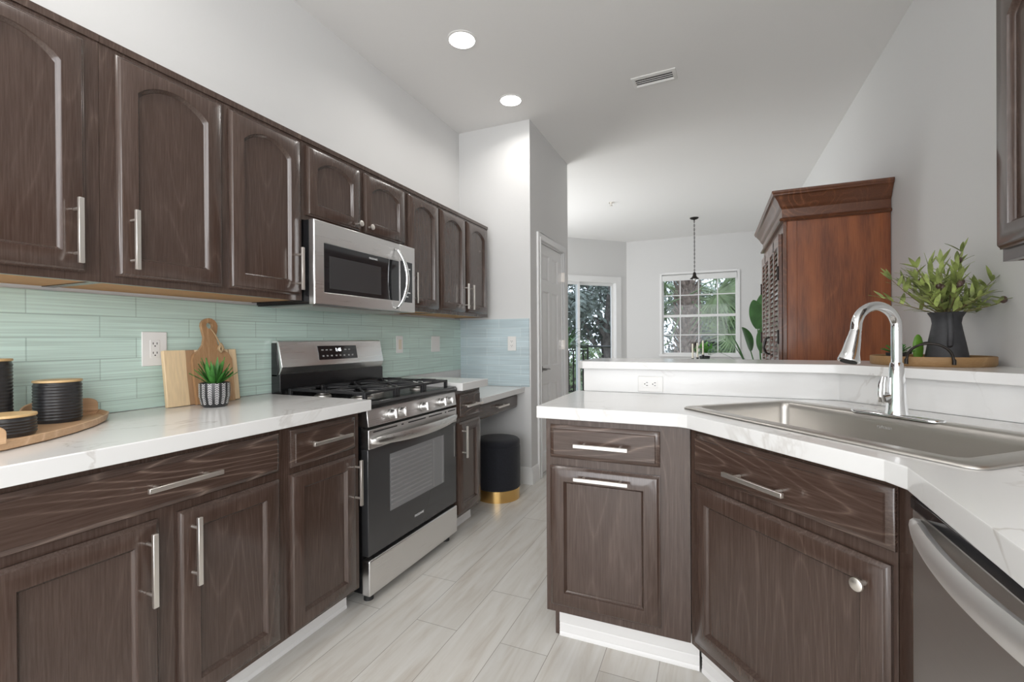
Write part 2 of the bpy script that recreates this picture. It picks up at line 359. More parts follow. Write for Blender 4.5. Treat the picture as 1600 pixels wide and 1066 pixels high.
def copy_tree(o, parent=None):
    c = o.copy(); COL.objects.link(c)
    if parent: c.parent = parent
    for ch in o.children: copy_tree(ch, c)
    return c
def text_mesh(name, body, size, m, parent, loc, rot, extrude=.0003, align='CENTER'):
    cu = bpy.data.curves.new(name, 'FONT'); cu.body = body; cu.size = size; cu.align_x = align; cu.align_y = 'CENTER'; cu.extrude = extrude
    t = bpy.data.objects.new('tmp_text', cu); COL.objects.link(t)
    dg = bpy.context.evaluated_depsgraph_get(); dg.update()
    me = bpy.data.meshes.new_from_object(t.evaluated_get(dg)); bpy.data.objects.remove(t); bpy.data.curves.remove(cu)
    me.name = name; me.materials.clear(); me.materials.append(M[m])
    o = bpy.data.objects.new(name, me); COL.objects.link(o); o.location = loc; o.rotation_euler = rot
    if parent: o.parent = parent
    return o
def rrect(x0, x1, y0, y1, r, n=5):
    P = []
    for cx, cy, a0 in ((x1-r, y1-r, 0), (x0+r, y1-r, 90), (x0+r, y0+r, 180), (x1-r, y0+r, 270)):
        for i in range(n+1):
            a = math.radians(a0+90*i/n); P.append((cx+r*math.cos(a), cy+r*math.sin(a)))
    return P
FRONT = (PI/2, 0, 0)       # text lying in local x-z plane, read from -y

UA = Vector((.665, -.747, 0)).normalized(); VA = Vector((.747, .665, 0)).normalized()
def uv(u, v, z=0): p = UA*u + VA*v; return Vector((p.x, p.y, z))
DIAG = math.atan2(UA.y, UA.x)
CZ = 2.955                # ceiling height
CT = .918                 # worktop height
XL, XR = -2.0, .985       # kitchen side walls

# ================================================================== THE ROOM
struct('floor', B(-3.6, 1.3, -2.9, 9.0, -.12, 0), 'floor')
struct('ceiling', B(-3.6, 1.3, -2.9, 9.0, CZ, CZ+.1), 'ceil')
struct('wall_left', B(XL-.12, XL, -2.75, 3.49, 0, CZ), 'wall')
g = G(); g.box(XR, XR+.12, -2.75, -2.3, 0, CZ); g.box(XR, XR+.12, -.7, 8.65, 0, CZ); g.box(XR, XR+.12, -2.3, -.7, 0, .95); g.box(XR, XR+.12, -2.3, -.7, 2.4, CZ)
struct('wall_right', g, 'wall')
g = G()
for y in (-2.3, -1.52, -.74): g.box(XR+.05, XR+.09, y, y+.04, .95, 2.4)
for z in (.95, 1.66, 2.36): g.box(XR+.05, XR+.09, -2.3, -.7, z, z+.04)
struct('added_window_4', g, 'trim')  # unseen window added in the right wall as a light source
# pantry: front wall and side wall with a door opening
PX, PY, PY2 = -1.345, 3.49, 4.55
struct('wall_pantry_front', B(XL-.12, PX-.1, PY, PY+.1, 0, CZ), 'wall')
g = G(); D0, D1, DZ = 3.69, 4.37, 2.02
g.box(PX-.1, PX, PY, D0, 0, CZ); g.box(PX-.1, PX, D1, PY2, 0, CZ); g.box(PX-.1, PX, D0, D1, DZ, CZ)
struct('wall_pantry_side', g, 'wall')
struct('wall_pantry_back', B(-3.3, PX-.1, PY2-.1, PY2, 0, CZ), 'wall')
g = G(); g.box(-3.32, -3.2, PY2, 4.85, 0, CZ); g.box(-3.32, -3.2, 6.65, 6.92, 0, CZ); g.box(-3.32, -3.2, 4.85, 6.65, 0, .5); g.box(-3.32, -3.2, 4.85, 6.65, 2.4, CZ)
struct('wall_left_far', g, 'wall')
g = G()
for y in (4.85, 5.73, 6.61): g.box(-3.28, -3.24, y, y+.04, .5, 2.4)
for z in (.5, 1.43, 2.36): g.box(-3.28, -3.24, 4.85, 6.65, z, z+.04)
struct('added_window_3', g, 'trim')  # out-of-view window added to brighten the dining area
# back wall with window opening
WX0, WX1, WZ0, WZ1, WY = -.845, .425, .885, 2.335, 8.65
g = G(); g.box(-1.45, WX0, WY, WY+.14, 0, CZ); g.box(WX1, XR+.12, WY, WY+.14, 0, CZ); g.box(WX0, WX1, WY, WY+.14, 0, WZ0); g.box(WX0, WX1, WY, WY+.14, WZ1, CZ)
struct('wall_back', g, 'wall')
# angled bay wall carrying the glass door; local x runs from the corner to the left
AB = Vector((-1.45, 8.64, 0)); AE = Vector((-3.2, 6.92, 0)); AL = (AE-AB).length; AR = math.atan2((AE-AB).y, (AE-AB).x)
S0, S1, SZ = .17, 2.15, 2.24
bayM = Matrix.Translation(AB) @ Matrix.Rotation(AR, 4, 'Z')      # local +y points... into the room is +y after rotation?
def bay(x0, x1, y0, y1, z0, z1, gg): gg.box(x0, x1, y0, y1, z0, z1, bayM)
g = G(); sgn = 1
bay(-.05, S0, -.14, 0, 0, CZ, g); bay(S1, AL+.05, -.14, 0, 0, CZ, g); bay(S0, S1, -.14, 0, SZ, CZ, g)
struct('wall_bay', g, 'wall')
# wall behind the camera with a wide unseen window added to let light in
g = G(); RY = -2.75
g.box(XL-.12, XR+.12, RY-.12, RY, 0, .35); g.box(XL-.12, XR+.12, RY-.12, RY, 2.6, CZ); g.box(XL-.12, -1.75, RY-.12, RY, .35, 2.6); g.box(.75, XR+.12, RY-.12, RY, .35, 2.6)
struct('wall_rear', g, 'wall')
g = G()
for x in (-1.75, -.925, -.10, .71): g.box(x, x+.04, RY-.08, RY-.03, .35, 2.6)
for z in (.35, 1.45, 2.56): g.box(-1.75, .75, RY-.08, RY-.03, z, z+.04)
struct('added_window_2', g, 'trim')
# area lights added at the unseen, made-up windows to fill the room
def fill_light(name, loc, rot, sx, sy, p):
    l = bpy.data.lights.new(name, 'AREA'); l.shape = 'RECTANGLE'; l.size = sx; l.size_y = sy; l.energy = p; l.color = (1, .992, .978)
    o = bpy.data.objects.new(name, l); COL.objects.link(o); o.location = loc; o.rotation_euler = rot
fill_light('fill_light_rear', (-.5, RY-.02, 1.48), (PI/2, 0, 0), 2.4, 2.1, FILL_POWER)

fill_light('fill_light_dining', (-3.19, 5.75, 1.45), (PI/2, 0, -PI/2), 1.75, 1.85, 33)
fill_light('fill_light_side', (XR-.01, -1.5, 1.67), (PI/2, 0, PI/2), 1.55, 1.4, 28)
# baseboards
def base_prof(): return [(0, 0), (.016, 0), (.016, .085), (.012, .10), (.012, .115), (.005, .135), (0, .135)]
g = G()
g.prism([(PY-y, z) for y, z in base_prof()], XL+.0, PX, 0)
struct('baseboard_pantry_front', g, 'trim')
g = G(); g.prism([(PX+y, z) for y, z in base_prof()], PY-.016, D0-.06, 1); g.prism([(PX+y, z) for y, z in base_prof()], D1+.06, PY2, 1)
struct('baseboard_pantry_side', g, 'trim')
g = G(); g.prism([(WY-y, z) for y, z in base_prof()], -1.45, XR, 0); struct('baseboard_back', g, 'trim')
g = G(); g.prism([(XR-y, z) for y, z in base_prof()], 2.7, 3.42, 1); g.prism([(XR-y, z) for y, z in base_prof()], 4.7, WY-.02, 1); struct('baseboard_right', g, 'trim')

# pantry door (six panels), casing, lever, hinges -- faces +x; local x = world +y, front -y = world +x
dr = thing('door_1', None, None, (PX, D0, 0), PI/2); dr['kind'] = 'structure'
dw = D1-D0
g = G(); c = .058
for a in ((-c, 0, 0, DZ+c), (dw, dw+c, 0, DZ+c), (0, dw, DZ, DZ+c)): g.box(a[0], a[1], -.018, .0, a[2], a[3])
for a in ((-c*.35, 0, 0, DZ+c*.35), (dw, dw+c*.35, 0, DZ+c*.35), (0, dw, DZ, DZ+c*.35)): g.box(a[0], a[1], -.024, -.018, a[2], a[3])
g.obj('door_casing', 'trim', dr, .003)
g = G(); g.box(0, .012, 0, .1, 0, DZ); g.box(dw-.012, dw, 0, .1, 0, DZ); g.box(.012, dw-.012, 0, .1, DZ-.012, DZ); g.obj('door_jamb', 'trim', dr)
def rect_loop(x0, x1, z0, z1, y): return [(x0, y, z0), (x1, y, z0), (x1, y, z1), (x0, y, z1)]
g = G(); X0, X1 = .015, dw-.015; xs = [X0+.105, (X0+X1)/2-.035, (X0+X1)/2+.035, X1-.105]
zz = [(.17, .78), (.93, 1.60), (1.70, 1.92)]
yb = .045; yf = .012
g.box(X0, xs[0], yf, yb, .01, DZ-.015); g.box(xs[3], X1, yf, yb, .01, DZ-.015); g.box(xs[1], xs[2], yf, yb, .01, DZ-.015)
for xa, xb in ((xs[0], xs[1]), (xs[2], xs[3])):
    lz = .01
    for z0, z1 in zz+[(DZ-.015, None)]:
        g.box(xa, xb, yf, yb, lz, z0); lz = z1
    for z0, z1 in zz:
        g.loops([rect_loop(xa, xb, z0, z1, yf), rect_loop(xa+.012, xb-.012, z0+.012, z1-.012, yf+.012), rect_loop(xa+.026, xb-.026, z0+.026, z1-.026, yf+.010), rect_loop(xa+.04, xb-.04, z0+.04, z1-.04, yf+.003)], cap0=False)
g.obj('door_panel', 'trim', dr)
lv = G(); lx, lz = .08, .915; lv.cyl((lx, .012, lz), (lx, .004, lz), .027); lv.cyl((lx, .004, lz), (lx, -.035, lz), .011); lv.tube([(lx, -.032, lz), (lx+.03, -.036, lz+.002), (lx+.075, -.034, lz), (lx+.105, -.030, lz-.004)], [.010, .009, .008, .007])
lv.obj('door_lever', 'lever_metal', dr)
for z in (.25, 1.12, 1.78): G().box(dw-.014, dw+.012, -.012, .012, z-.045, z+.045).cyl((dw-.003, -.016, z-.047), (dw-.003, -.016, z+.047), .006, n=10).obj('hinge', 'nickel', dr)

# window_1 in the back wall: casing, sash grille, panes, roller shade
wn = thing('window_1', None, None, (0, WY, 0)); wn['kind'] = 'structure'
g = G(); e = .055
g.box(WX0-.01, WX0+.03, -.02, .12, WZ0, WZ1); g.box(WX1-.03, WX1+.01, -.02, .12, WZ0, WZ1); g.box(WX0+.03, WX1-.03, -.02, .12, WZ1-.03, WZ1+.01); g.box(WX0-.02, WX1+.02, -.05, .12, WZ0-.03, WZ0+.012)
g.obj('window_frame', 'trim', wn, .002)
gx0, gx1, gz0, gz1 = WX0+.03, WX1-.03, WZ0+.012, WZ1-.03
g = G(); t = .026; zm = (gz0+gz1)/2-.03
g.box(gx0, gx0+t, .03, .065, gz0, gz1); g.box(gx1-t, gx1, .03, .065, gz0, gz1); g.box(gx0+t, gx1-t, .03, .065, gz0, gz0+t); g.box(gx0+t, gx1-t, .03, .065, gz1-t, gz1); g.box(gx0+t, gx1-t, .026, .065, zm-.022, zm+.022)
for i in (1, 2, 3):
    x = gx0+(gx1-gx0)*i/4; g.box(x-.0085, x+.0085, .04, .056, gz0, gz1)
for z in ((gz0+t+zm-.022)/2, (zm+.022+gz1-t)/2): g.box(gx0, gx1, .0405, .0555, z-.0085, z+.0085)
g.obj('window_sash', 'trim', wn)
B(gx0, gx1, .046, .050, gz0, gz1).obj('pane', 'glass', wn)
g = G(); g.cyl((gx0+.005, .0, WZ1-.07), (gx1-.005, .0, WZ1-.07), .03, n=16); g.box(gx0+.005, gx1-.005, -.03, -.026, 2.205, WZ1-.06); g.box(gx0+.005, gx1-.005, -.035, -.02, 2.19, 2.215)
g.obj('roller_shade', 'fabric_shade', wn)

# door_2: sliding glass door in the bay wall (local frame of the bay)
sd = thing('door_2', None, None, AB, AR); sd['kind'] = 'structure'
g = G(); g.box(S0, S0+.05, -.12, .015, 0, SZ); g.box(S1-.05, S1, -.12, .015, 0, SZ); g.box(S0+.05, S1-.05, -.12, .015, SZ-.05, SZ); g.box(S0+.05, S1-.05, -.12, .0, 0, .03)
g.box(S0-.06, S0, 0, .015, 0, SZ+.06); g.box(S1, S1+.06, 0, .015, 0, SZ+.06); g.box(S0, S1, 0, .015, SZ, SZ+.06)
g.obj('door_frame', 'trim', sd)
def leafpane(a, b, y, nm):
    g = G(); t = .045
    g.box(a, a+t, y-.015, y+.015, .03, SZ-.05); g.box(b-t, b, y-.015, y+.015, .03, SZ-.05); g.box(a+t, b-t, y-.015, y+.015, .03, .10); g.box(a+t, b-t, y-.015, y+.015, SZ-.10, SZ-.05)
    f = g.obj('sliding_panel', 'trim', sd); B(a+t, b-t, y-.003, y+.003, .10, SZ-.10).obj('pane', 'glass', f)
leafpane(S0+.05, .99, -.09, 'a'); leafpane(.945, S1-.05, -.045, 'b')

# backsplash tile (structure: fixed wall lining)
g = G(); g.box(XL, XL+.008, -.2, PY, CT+.002, 1.345)
g2 = struct('trim_1', g, 'tile_l')
struct('trim_2', B(XL+.008, PX-.012, PY-.008, PY, .79, 1.345), 'tile_p')
# knee wall carrying the bar, with the quartz splash on its kitchen face
bx, bV = .474, 1.85
def on_v(V, x): return (V - VA.x*x)/VA.y
def on_vy(V, y): return (V - VA.y*y)/VA.x
def vpoly(y0, V0, y1, V1, xl, xr):
    """strip polygon: straight part at y0..y1, diagonal part at V0..V1"""
    return [(xl, y0), (on_vy(V0, y0), y0), (xr, on_v(V0, xr)), (xr, on_v(V1, xr)), (on_vy(V1, y1), y1), (xl, y1)]
g = G(); g.prism(vpoly(2.268, 1.868, 2.39, 1.99, -.585, XR), 0, 1.028); struct('wall_knee', g, 'wall')
struct('trim_3', G().prism(vpoly(2.25, 1.85, 2.268, 1.868, -.585, XR), CT+.001, 1.029), 'quartz')

# ================================================================== CABINETS
def arch_loop(x0, x1, z0, z1, rise, y, n=14):
    """closed loop, counted so that arched and straight tops match"""
    P = [(x0, y, z0), (x1, y, z0), (x1, y, z1-rise)]
    for i in range(1, n):
        t = i/n; x = x1+(x0-x1)*t; P.append((x, y, z1-rise+rise*(1-(2*t-1)**2)**.85 if rise else z1))
    P.append((x0, y, z1-rise)); return P
def door_mesh(w, h, arch=0, st=.056, th=.02, rail=None):
    """framed door, local x 0..w, z 0..h, front at y=-th"""
    g = G(); rt_ = rail or st; top = h-(rt_-.012 if arch else rt_)
    L = []
    L.append(arch_loop(0, w, 0, h, 0, 0)); L.append(arch_loop(0, w, 0, h, 0, -th*.45))
    L.append(arch_loop(.0035, w-.0035, .0035, h-.0035, 0, -th*.55)); L.append(arch_loop(.0085, w-.0085, .0085, h-.0085, 0, -th*.90)); L.append(arch_loop(.0115, w-.0115, .0115, h-.0115, 0, -th))
    L.append(arch_loop(st, w-st, rt_, top, arch, -th)); L.append(arch_loop(st+.002, w-st-.002, rt_+.002, top-.002, arch, -th*.75))
    L.append(arch_loop(st+.007, w-st-.007, rt_+.007, top-.007, arch, -th*.55)); L.append(arch_loop(st+.009, w-st-.009, rt_+.009, top-.009, arch, -th*.34))
    g.loops(L, True, True); return g
def drawer_mesh(w, h, th=.02):
    g = G()
    f = lambda i, y: arch_loop(i, w-i, i, h-i, 0, y)
    g.loops([f(0, 0), f(0, -th*.4), f(.003, -th*.55), f(.013, -th*.78), f(.0145, -th*.80), f(.0165, -th), f(.018, -th)], True, True); return g
def bar_pull(parent, x, z, ln, vertical, y=-.02, name='handle'):
    """square bar pull, centre at x,z"""
    g = G(); a = ln/2; s = .006; d = .030
    if vertical:
        g.box(x-.0065, x+.0065, y-d-.010, y-d, z-a, z+a)
        for q in (-a*.68, a*.68): g.cyl((x, y, z+q), (x, y-d, z+q), .0045, n=12)
    else:
        g.box(x-a, x+a, y-d-.010, y-d, z-.0065, z+.0065)
        for q in (-a*.68, a*.68): g.cyl((x+q, y, z), (x+q, y-d, z), .0045, n=12)
    return g.obj(name, 'nickel', parent, .0008, 1)
def knob(parent, x, z, y=-.02):
    g = G(); m = Matrix.Translation((x, y, z)) @ Matrix.Rotation(PI/2, 4, 'X')
    g.lathe([(.006, 0), (.005, .014), (.010, .018), (.0145, .021), (.0145, .026), (.012, .028)], 20, mtx=m); return g.obj('knob', 'nickel', parent)
def put(o, x, z, y=0):
    o.location = (x, y, z); return o
def cab_door(parent, x0, x1, z0, z1, arch=0, **k):
    return put(door_mesh(x1-x0, z1-z0, arch, **k).obj('door', 'oak_v', parent), x0, z0)
def cab_drawer(parent, x0, x1, z0, z1): return put(drawer_mesh(x1-x0, z1-z0).obj('drawer', 'oak_h', parent), x0, z0)
def toe(parent, x0, x1, y, h, back=.012):
    g = G()
    prof = [(y, 0), (y, .012), (y+.003, .016), (y+.001, .022), (y+.003, .028), (y+.001, .034), (y+.003, .040), (y+.001, .046), (y+.003, .052), (y, .058), (y, h), (y+back, h), (y+back, 0)]
    g.prism(prof, x0, x1, 0); return g.obj('toe_board', 'toe', parent)
GB = 'dark base cabinets along the tiled wall'; GU = 'dark wall cabinets along the tiled wall'
FX = -1.405   # face of the left base run
RL = PI/2
CB = .872     # underside of worktops
def base_box(parent, w, z0=.105, depth=.585, top=CB-.002, toeh=.105, mat_='oak_v', x0=0, feet=True):
    g = G(); g.box(x0, w, 0, .02, z0, top); g.box(x0, w, .02, depth, z0, top)
    b = g.obj('carcass', mat_, parent); toe(parent, x0, w, .07, toeh-.0015); return b
# A: near unit with one wide drawer above two doors: world y .40 .. 1.18
A0 = .40
c = thing('base_cabinet', 'dark oak base cabinet with one wide drawer above two doors, nearest on the left', 'cabinet', (FX, A0, 0), RL, GB)
base_box(c, .783)
d = cab_drawer(c, .032, .76, .715, .850); bar_pull(d, .395-.0, .068, .20, False)
d = cab_door(c, .032, .374, .125, .690); bar_pull(d, .342-.033, .445, .195, True)
d = cab_door(c, .424, .76, .125, .690); bar_pull(d, .033, .448, .195, True)
# B: drawer over door: y 1.185..1.56
c = thing('base_cabinet', 'narrow dark oak base cabinet with one drawer and one door, just left of the range', 'cabinet', (FX, 1.184, 0), RL, GB)
base_box(c, .381)
d = cab_drawer(c, .024, .352, .715, .852); bar_pull(d, .165, .075, .20, False)
d = cab_door(c, .020, .352, .115, .692); bar_pull(d, .318, .462, .190, True)
# C: right of the range y 2.39..2.70
c = thing('base_cabinet', 'narrow dark oak base cabinet between the range and the black stool', 'cabinet', (FX, 2.388, 0), RL, GB)
base_box(c, .312)
d = cab_drawer(c, .012, .296, .700, .848); bar_pull(d, .145, .074, .20, False)
d = cab_door(c, .012, .296, .125, .675); bar_pull(d, .035, .435, .19, True)
# desk drawer
c = thing('desk_drawer_unit', 'shallow dark oak drawer hung under the low desk top above the black stool', 'drawer', (-1.475, 2.703, .62), RL)
B(0, .786, 0, .50, 0, .122).obj('carcass', 'oak_h', c)
d = cab_drawer(c, .02, .77, .004, .114); bar_pull(d, .40, .058, .19, False)

# worktops (left)
tag(B(XL+.008, -1.352, .30, 1.590, CB, CT).obj('worktop', 'quartz', None, .003, 3), 'long white quartz worktop left of the range holding the canisters and cutting boards', 'worktop')
tag(B(XL+.008, -1.352, 2.384, 2.722, CB, CT).obj('worktop', 'quartz', None, .003, 3), 'short white quartz worktop just right of the range', 'worktop')
tag(B(XL+.008, -1.400, 2.7265, PY-.009, .745, .787).obj('worktop', 'quartz', None, .003, 3), 'lower white quartz worktop beside the pantry wall over the stool', 'worktop')

# wall cabinets; face x=-1.69, bottom 1.355, top 2.098
UX, UB, UT = -1.69, 1.355, 2.098
def upper(label, y0, y1, z0, doors, name='wall_cabinet', top=UT, group=GU):
    c = thing(name, label, 'cabinet', (UX, y0, z0), RL, group); w = y1-y0; h = top-z0
    g = G(); g.box(0, w, 0, .02, 0, h); g.box(0, .015, .02, .305, 0, h); g.box(w-.015, w, .02, .305, 0, h); g.box(.015, w-.015, .02, .305, h-.015, h)
    g.box(0, w, -.006, 0, h-.022, h)
    g.obj('carcass', 'oak_v', c)
    B(.015, w-.015, .02, .305, .003, .015).obj('underside_panel', 'raw_wood', c)['label'] = 'unfinished wood underside'
    for (a, b, zb, zt, arch, hd) in doors:
        d = cab_door(c, a-y0, b-y0, zb-z0, zt-z0, arch)
        if hd[0] == 'k': knob(d, hd[1]-a, .03)
        else: bar_pull(d, hd[1]-a, hd[2]-zb, .185, True)
    return c
DB, DT = 1.378, 2.060
upper('dark oak wall cabinet with arched door panel, nearest the camera on the left', .02, .784, UB, [(.05, .39, DB, DT, .05, ('h', .355, 1.492)), (.412, .746, DB, DT, .05, ('h', .716, 1.492))])
upper('dark oak wall cabinet with two tall arched doors, left of the microwave', .785, 1.530, UB, [(.823, 1.158, DB, DT, .05, ('h', .857, 1.492)), (1.186, 1.517, DB, DT, .05, ('h', 1.488, 1.490))])
upper('short dark oak wall cabinet with two arched doors and knobs above the microwave', 1.531, 2.292, 1.722, [(1.553, 1.897, 1.745, DT, .045, ('k', 1.872, 0)), (1.928, 2.276, 1.745, DT, .045, ('k', 1.956, 0))])
upper('narrow dark oak wall cabinet with one arched door, just right of the microwave', 2.293, 2.655, UB, [(2.312, 2.645, DB, DT, .05, ('h', 2.342, 1.492))])
upper('dark oak wall cabinet with paired arched doors, last before the pantry wall', 2.656, 3.405, UB, [(2.668, 3.008, DB, DT, .05, ('h', 2.985, 1.494)), (3.037, 3.375, DB, DT, .05, ('h', 3.068, 1.492))])
# right wall cabinet (faces -x): local x = world -y
c = thing('wall_cabinet', 'dark oak wall cabinet hanging on the right wall at the frame edge', 'cabinet', (.685, 1.586, 1.366), -PI/2)
g = G(); w, h = .80, .732; g.box(0, w, 0, .02, 0, h); g.box(0, .015, .02, .297, 0, h); g.box(w-.015, w, .02, .297, 0, h); g.box(.015, w-.015, .02, .297, h-.015, h); g.box(0, w, -.006, 0, h-.022, h); g.obj('carcass', 'oak_v', c)
B(.015, w-.015, .02, .297, .003, .015).obj('underside_panel', 'raw_wood', c)['label'] = 'unfinished wood underside'
d = cab_door(c, .008, .385, .030, .690, .05); bar_pull(d, .347, .115, .19, True)
d = cab_door(c, .415, .79, .030, .690, .05); bar_pull(d, .03, .115, .19, True)

# ---- peninsula cabinet (faces -y)
FY = 1.69
c = thing('base_cabinet', 'dark oak end cabinet of the peninsula with horizontal pulls on drawer and door', 'cabinet', (-.59, FY, 0), 0)
g = G(); g.box(0, .520, 0, .02, .130, CB-.002); g.box(0, .520, .02, .556, .130, CB-.002); g.box(0.012, .03, .068, .556, 0, .130)
g.obj('carcass', 'oak_v', c)
toe(c, .0305, .545, .06, .1285)
d = cab_drawer(c, .020, .422, .724, .850); bar_pull(d, .200, .060, .195, False)
d = cab_door(c, .018, .422, .160, .694); bar_pull(d, .202, .502, .195, False)
# ---- diagonal sink cabinet; local x along UA, origin at face-left corner
SV = 1.073
c = thing('sink_cabinet', 'wide dark oak corner cabinet under the sink with one door and false drawer', 'cabinet', uv(-1.310, SV), DIAG)
g = G(); g.box(.003, .643, 0, .018, .130, CB-.002); g.box(.013, .643, .018, .66, .130, .145)
g.obj('carcass', 'oak_v', c)
toe(c, -.020, .69, .06, .1285)
d = cab_drawer(c, .030, .642, .722, .858); bar_pull(d, .278, .050, .205, False)
d = cab_door(c, .030, .634, .155, .690, rail=.056); knob(d, .556, .478)
# filler beside the dishwasher
# ---- right worktop with sink cut-out
Cn = 1.042
outer = [(-.622, 1.668), (on_vy(Cn, 1.668)-.02, 1.668), (on_vy(Cn, 1.668)+.012, on_v(Cn, on_vy(Cn, 1.668)+.012)), (.350-.02, on_v(Cn, .350-.02)), (.350+.003, on_v(Cn, .350)-.03), (.333, .45), (XR-.001, .45), (XR-.001, on_v(1.849, XR-.001)), (on_vy(1.849, 2.249), 2.249), (-.622, 2.249)]
hole = [(uv(a, b).x, uv(a, b).y) for a, b in rrect(-1.405, -.565, 1.135, 1.62, .02, 3)]
def holed_slab(outer, hole, z0, z1):
    bm = bmesh.new(); es = []
    for P in (outer, hole):
        vs = [bm.verts.new((p[0], p[1], z1)) for p in P]
        es += [bm.edges.new((vs[i], vs[(i+1) % len(vs)])) for i in range(len(vs))]
    bmesh.ops.triangle_fill(bm, use_beauty=True, use_dissolve=False, edges=es)
    r = bmesh.ops.extrude_face_region(bm, geom=bm.faces[:])
    for v in r['geom']:
        if isinstance(v, bmesh.types.BMVert): v.co.z = z0
    bmesh.ops.recalc_face_normals(bm, faces=bm.faces); me = bpy.data.meshes.new('worktop'); bm.to_mesh(me); bm.free(); return me
me = holed_slab(outer, hole, CB, CT); me.materials.append(M['quartz'])
o = bpy.data.objects.new('worktop', me); COL.objects.link(o); bv = o.modifiers.new('bevel', 'BEVEL'); bv.width = .003; bv.segments = 3; bv.limit_method = 'ANGLE'; bv.angle_limit = math.radians(50)
tag(o, 'white quartz peninsula worktop that holds the sink', 'worktop')
# end panel under the near end of that worktop
tag(B(.36, XR-.002, .452, .47, 0, CB-.001).obj('end_panel', 'oak_v'), 'dark oak end panel at the near side of the dishwasher', 'panel')
# ---- bar top
far = 2.62
bl = [(-.607, 2.235), (-.582, 2.210), (on_vy(1.82, 2.21)-.03, 2.21), (on_vy(1.82, 2.21)+.02, on_v(1.82, on_vy(1.82, 2.21)+.02)), (XR-.001, on_v(1.82, XR-.001)), (XR-.001, far), (-.58, far), (-.607, far-.03)]
tag(G().prism(bl, 1.030, 1.066).obj('bar_top', 'quartz', None, .003, 3), 'raised white quartz bar ledge behind the sink', 'worktop')

# ================================================================== SINK AND TAP
sk = thing('kitchen_sink', 'large stainless steel drop-in sink in the corner worktop', 'sink', uv(-1.42, 1.118, CT), DIAG)
SWd, SDp = .868, .522
g = G(); RR = lambda a0, a1, b0, b1, r, z: [(p[0], p[1], z) for p in rrect(a0, a1, b0, b1, r, 6)]
iv = (.036, SWd-.062, .058, .458)
g.loops([RR(0, SWd, 0, SDp, .035, .001), RR(.001, SWd-.001, .001, SDp-.001, .035, .005), RR(.006, SWd-.006, .006, SDp-.006, .032, .0075), RR(iv[0]-.005, iv[1]+.005, iv[2]-.005, iv[3]+.005, .03, .0065), RR(*iv, .028, .002), RR(iv[0]+.002, iv[1]-.002, iv[2]+.002, iv[3]-.002, .028, -.02),
         RR(iv[0]+.006, iv[1]-.006, iv[2]+.006, iv[3]-.006, .03, -.18), RR(iv[0]+.025, iv[1]-.025, iv[2]+.025, iv[3]-.025, .03, -.205)], False, True, True)
g.obj('basin', 'steel_sink', sk, angle=60)
dg_ = G(); m = Matrix.Translation((SWd*.5, .27, -.2045)); dg_.lathe([(.055, 0), (.055, .003), (.04, .003), (.035, -.0), (.0, 0)], 28, mtx=m); dg_.obj('drain', 'chrome', sk)
text_mesh('maker_mark', 'ruhann', .016, 'grey_ink', sk, (.405, iv[3]-.0062, -.028), FRONT, .0003)
# tap
fc = thing('kitchen_faucet', 'tall chrome pull-down gooseneck kitchen tap at the back of the sink', 'faucet', uv(-.998, 1.600, CT+.0075), DIAG)
g = G(); g.loops([[(p[0], p[1], z) for p in rrect(-.135+i, .125-i, -.030+i, .030-i, .029-i*.9, 6)] for i, z in ((0, 0), (0, .005), (.003, .008))], True, True, True); g.obj('deck_plate', 'chrome', fc, angle=60)
g = G(); g.lathe([(.030, .008), (.028, .02), (.025, .05), (.024, .10), (.0185, .155), (.0175, .165), (.0155, .17)], 28); g.obj('body', 'chrome', fc)
P = [(0, 0, .165), (0, 0, .27)]; R_ = .088
for i in range(0, 25):
    a = PI*i/24*.985; P.append((0, -R_+R_*math.cos(a), .281+.064*math.sin(a)))
q = P[-1]; P += [(0, q[1]-.002, q[2]-.012)]
g = G(); g.tube(P, .0145, 20); g.obj('spout', 'chrome', fc)
g = G(); e0 = Vector((0, q[1]-.001, q[2]-.010)); dirn = Vector((0, -.33, -1)).normalized()
rotq = Vector((0, 0, -1)).rotation_difference(dirn).to_matrix().to_4x4(); mm = Matrix.Translation(e0) @ rotq
g.lathe([(.0145, 0), (.0145, -.006), (.0155, -.01), (.0165, -.022), (.018, -.03), (.0235, -.075), (.029, -.098), (.0285, -.102), (.022, -.103)], 28, mtx=mm); hd = g.obj('spray_head', 'chrome', fc)
g = G(); g.lathe([(.0218, -.1032), (.0218, -.1045), (.0, -.1045)], 24, mtx=mm); g.obj('nozzle', 'rubber', fc)
g = G(); g.box(-.024, -.0185, -.005, .005, -.066, -.036, mm); g.obj('spray_button', 'black', fc, .002)
# lever: on the left-front side, short hub and upright paddle
g = G(); g.cyl((-.010, -.010, .062), (-.020, -.034, .056), .015, .0165); hb = g.obj('lever_hub', 'chrome', fc)
g = G(); g.tube([(-.020, -.036, .046), (-.021, -.038, .070), (-.021, -.036, .100), (-.019, -.030, .124)], [.012, .0125, .0115, .008], 14, flat=(1, .75)); g.obj('lever', 'chrome', fc)

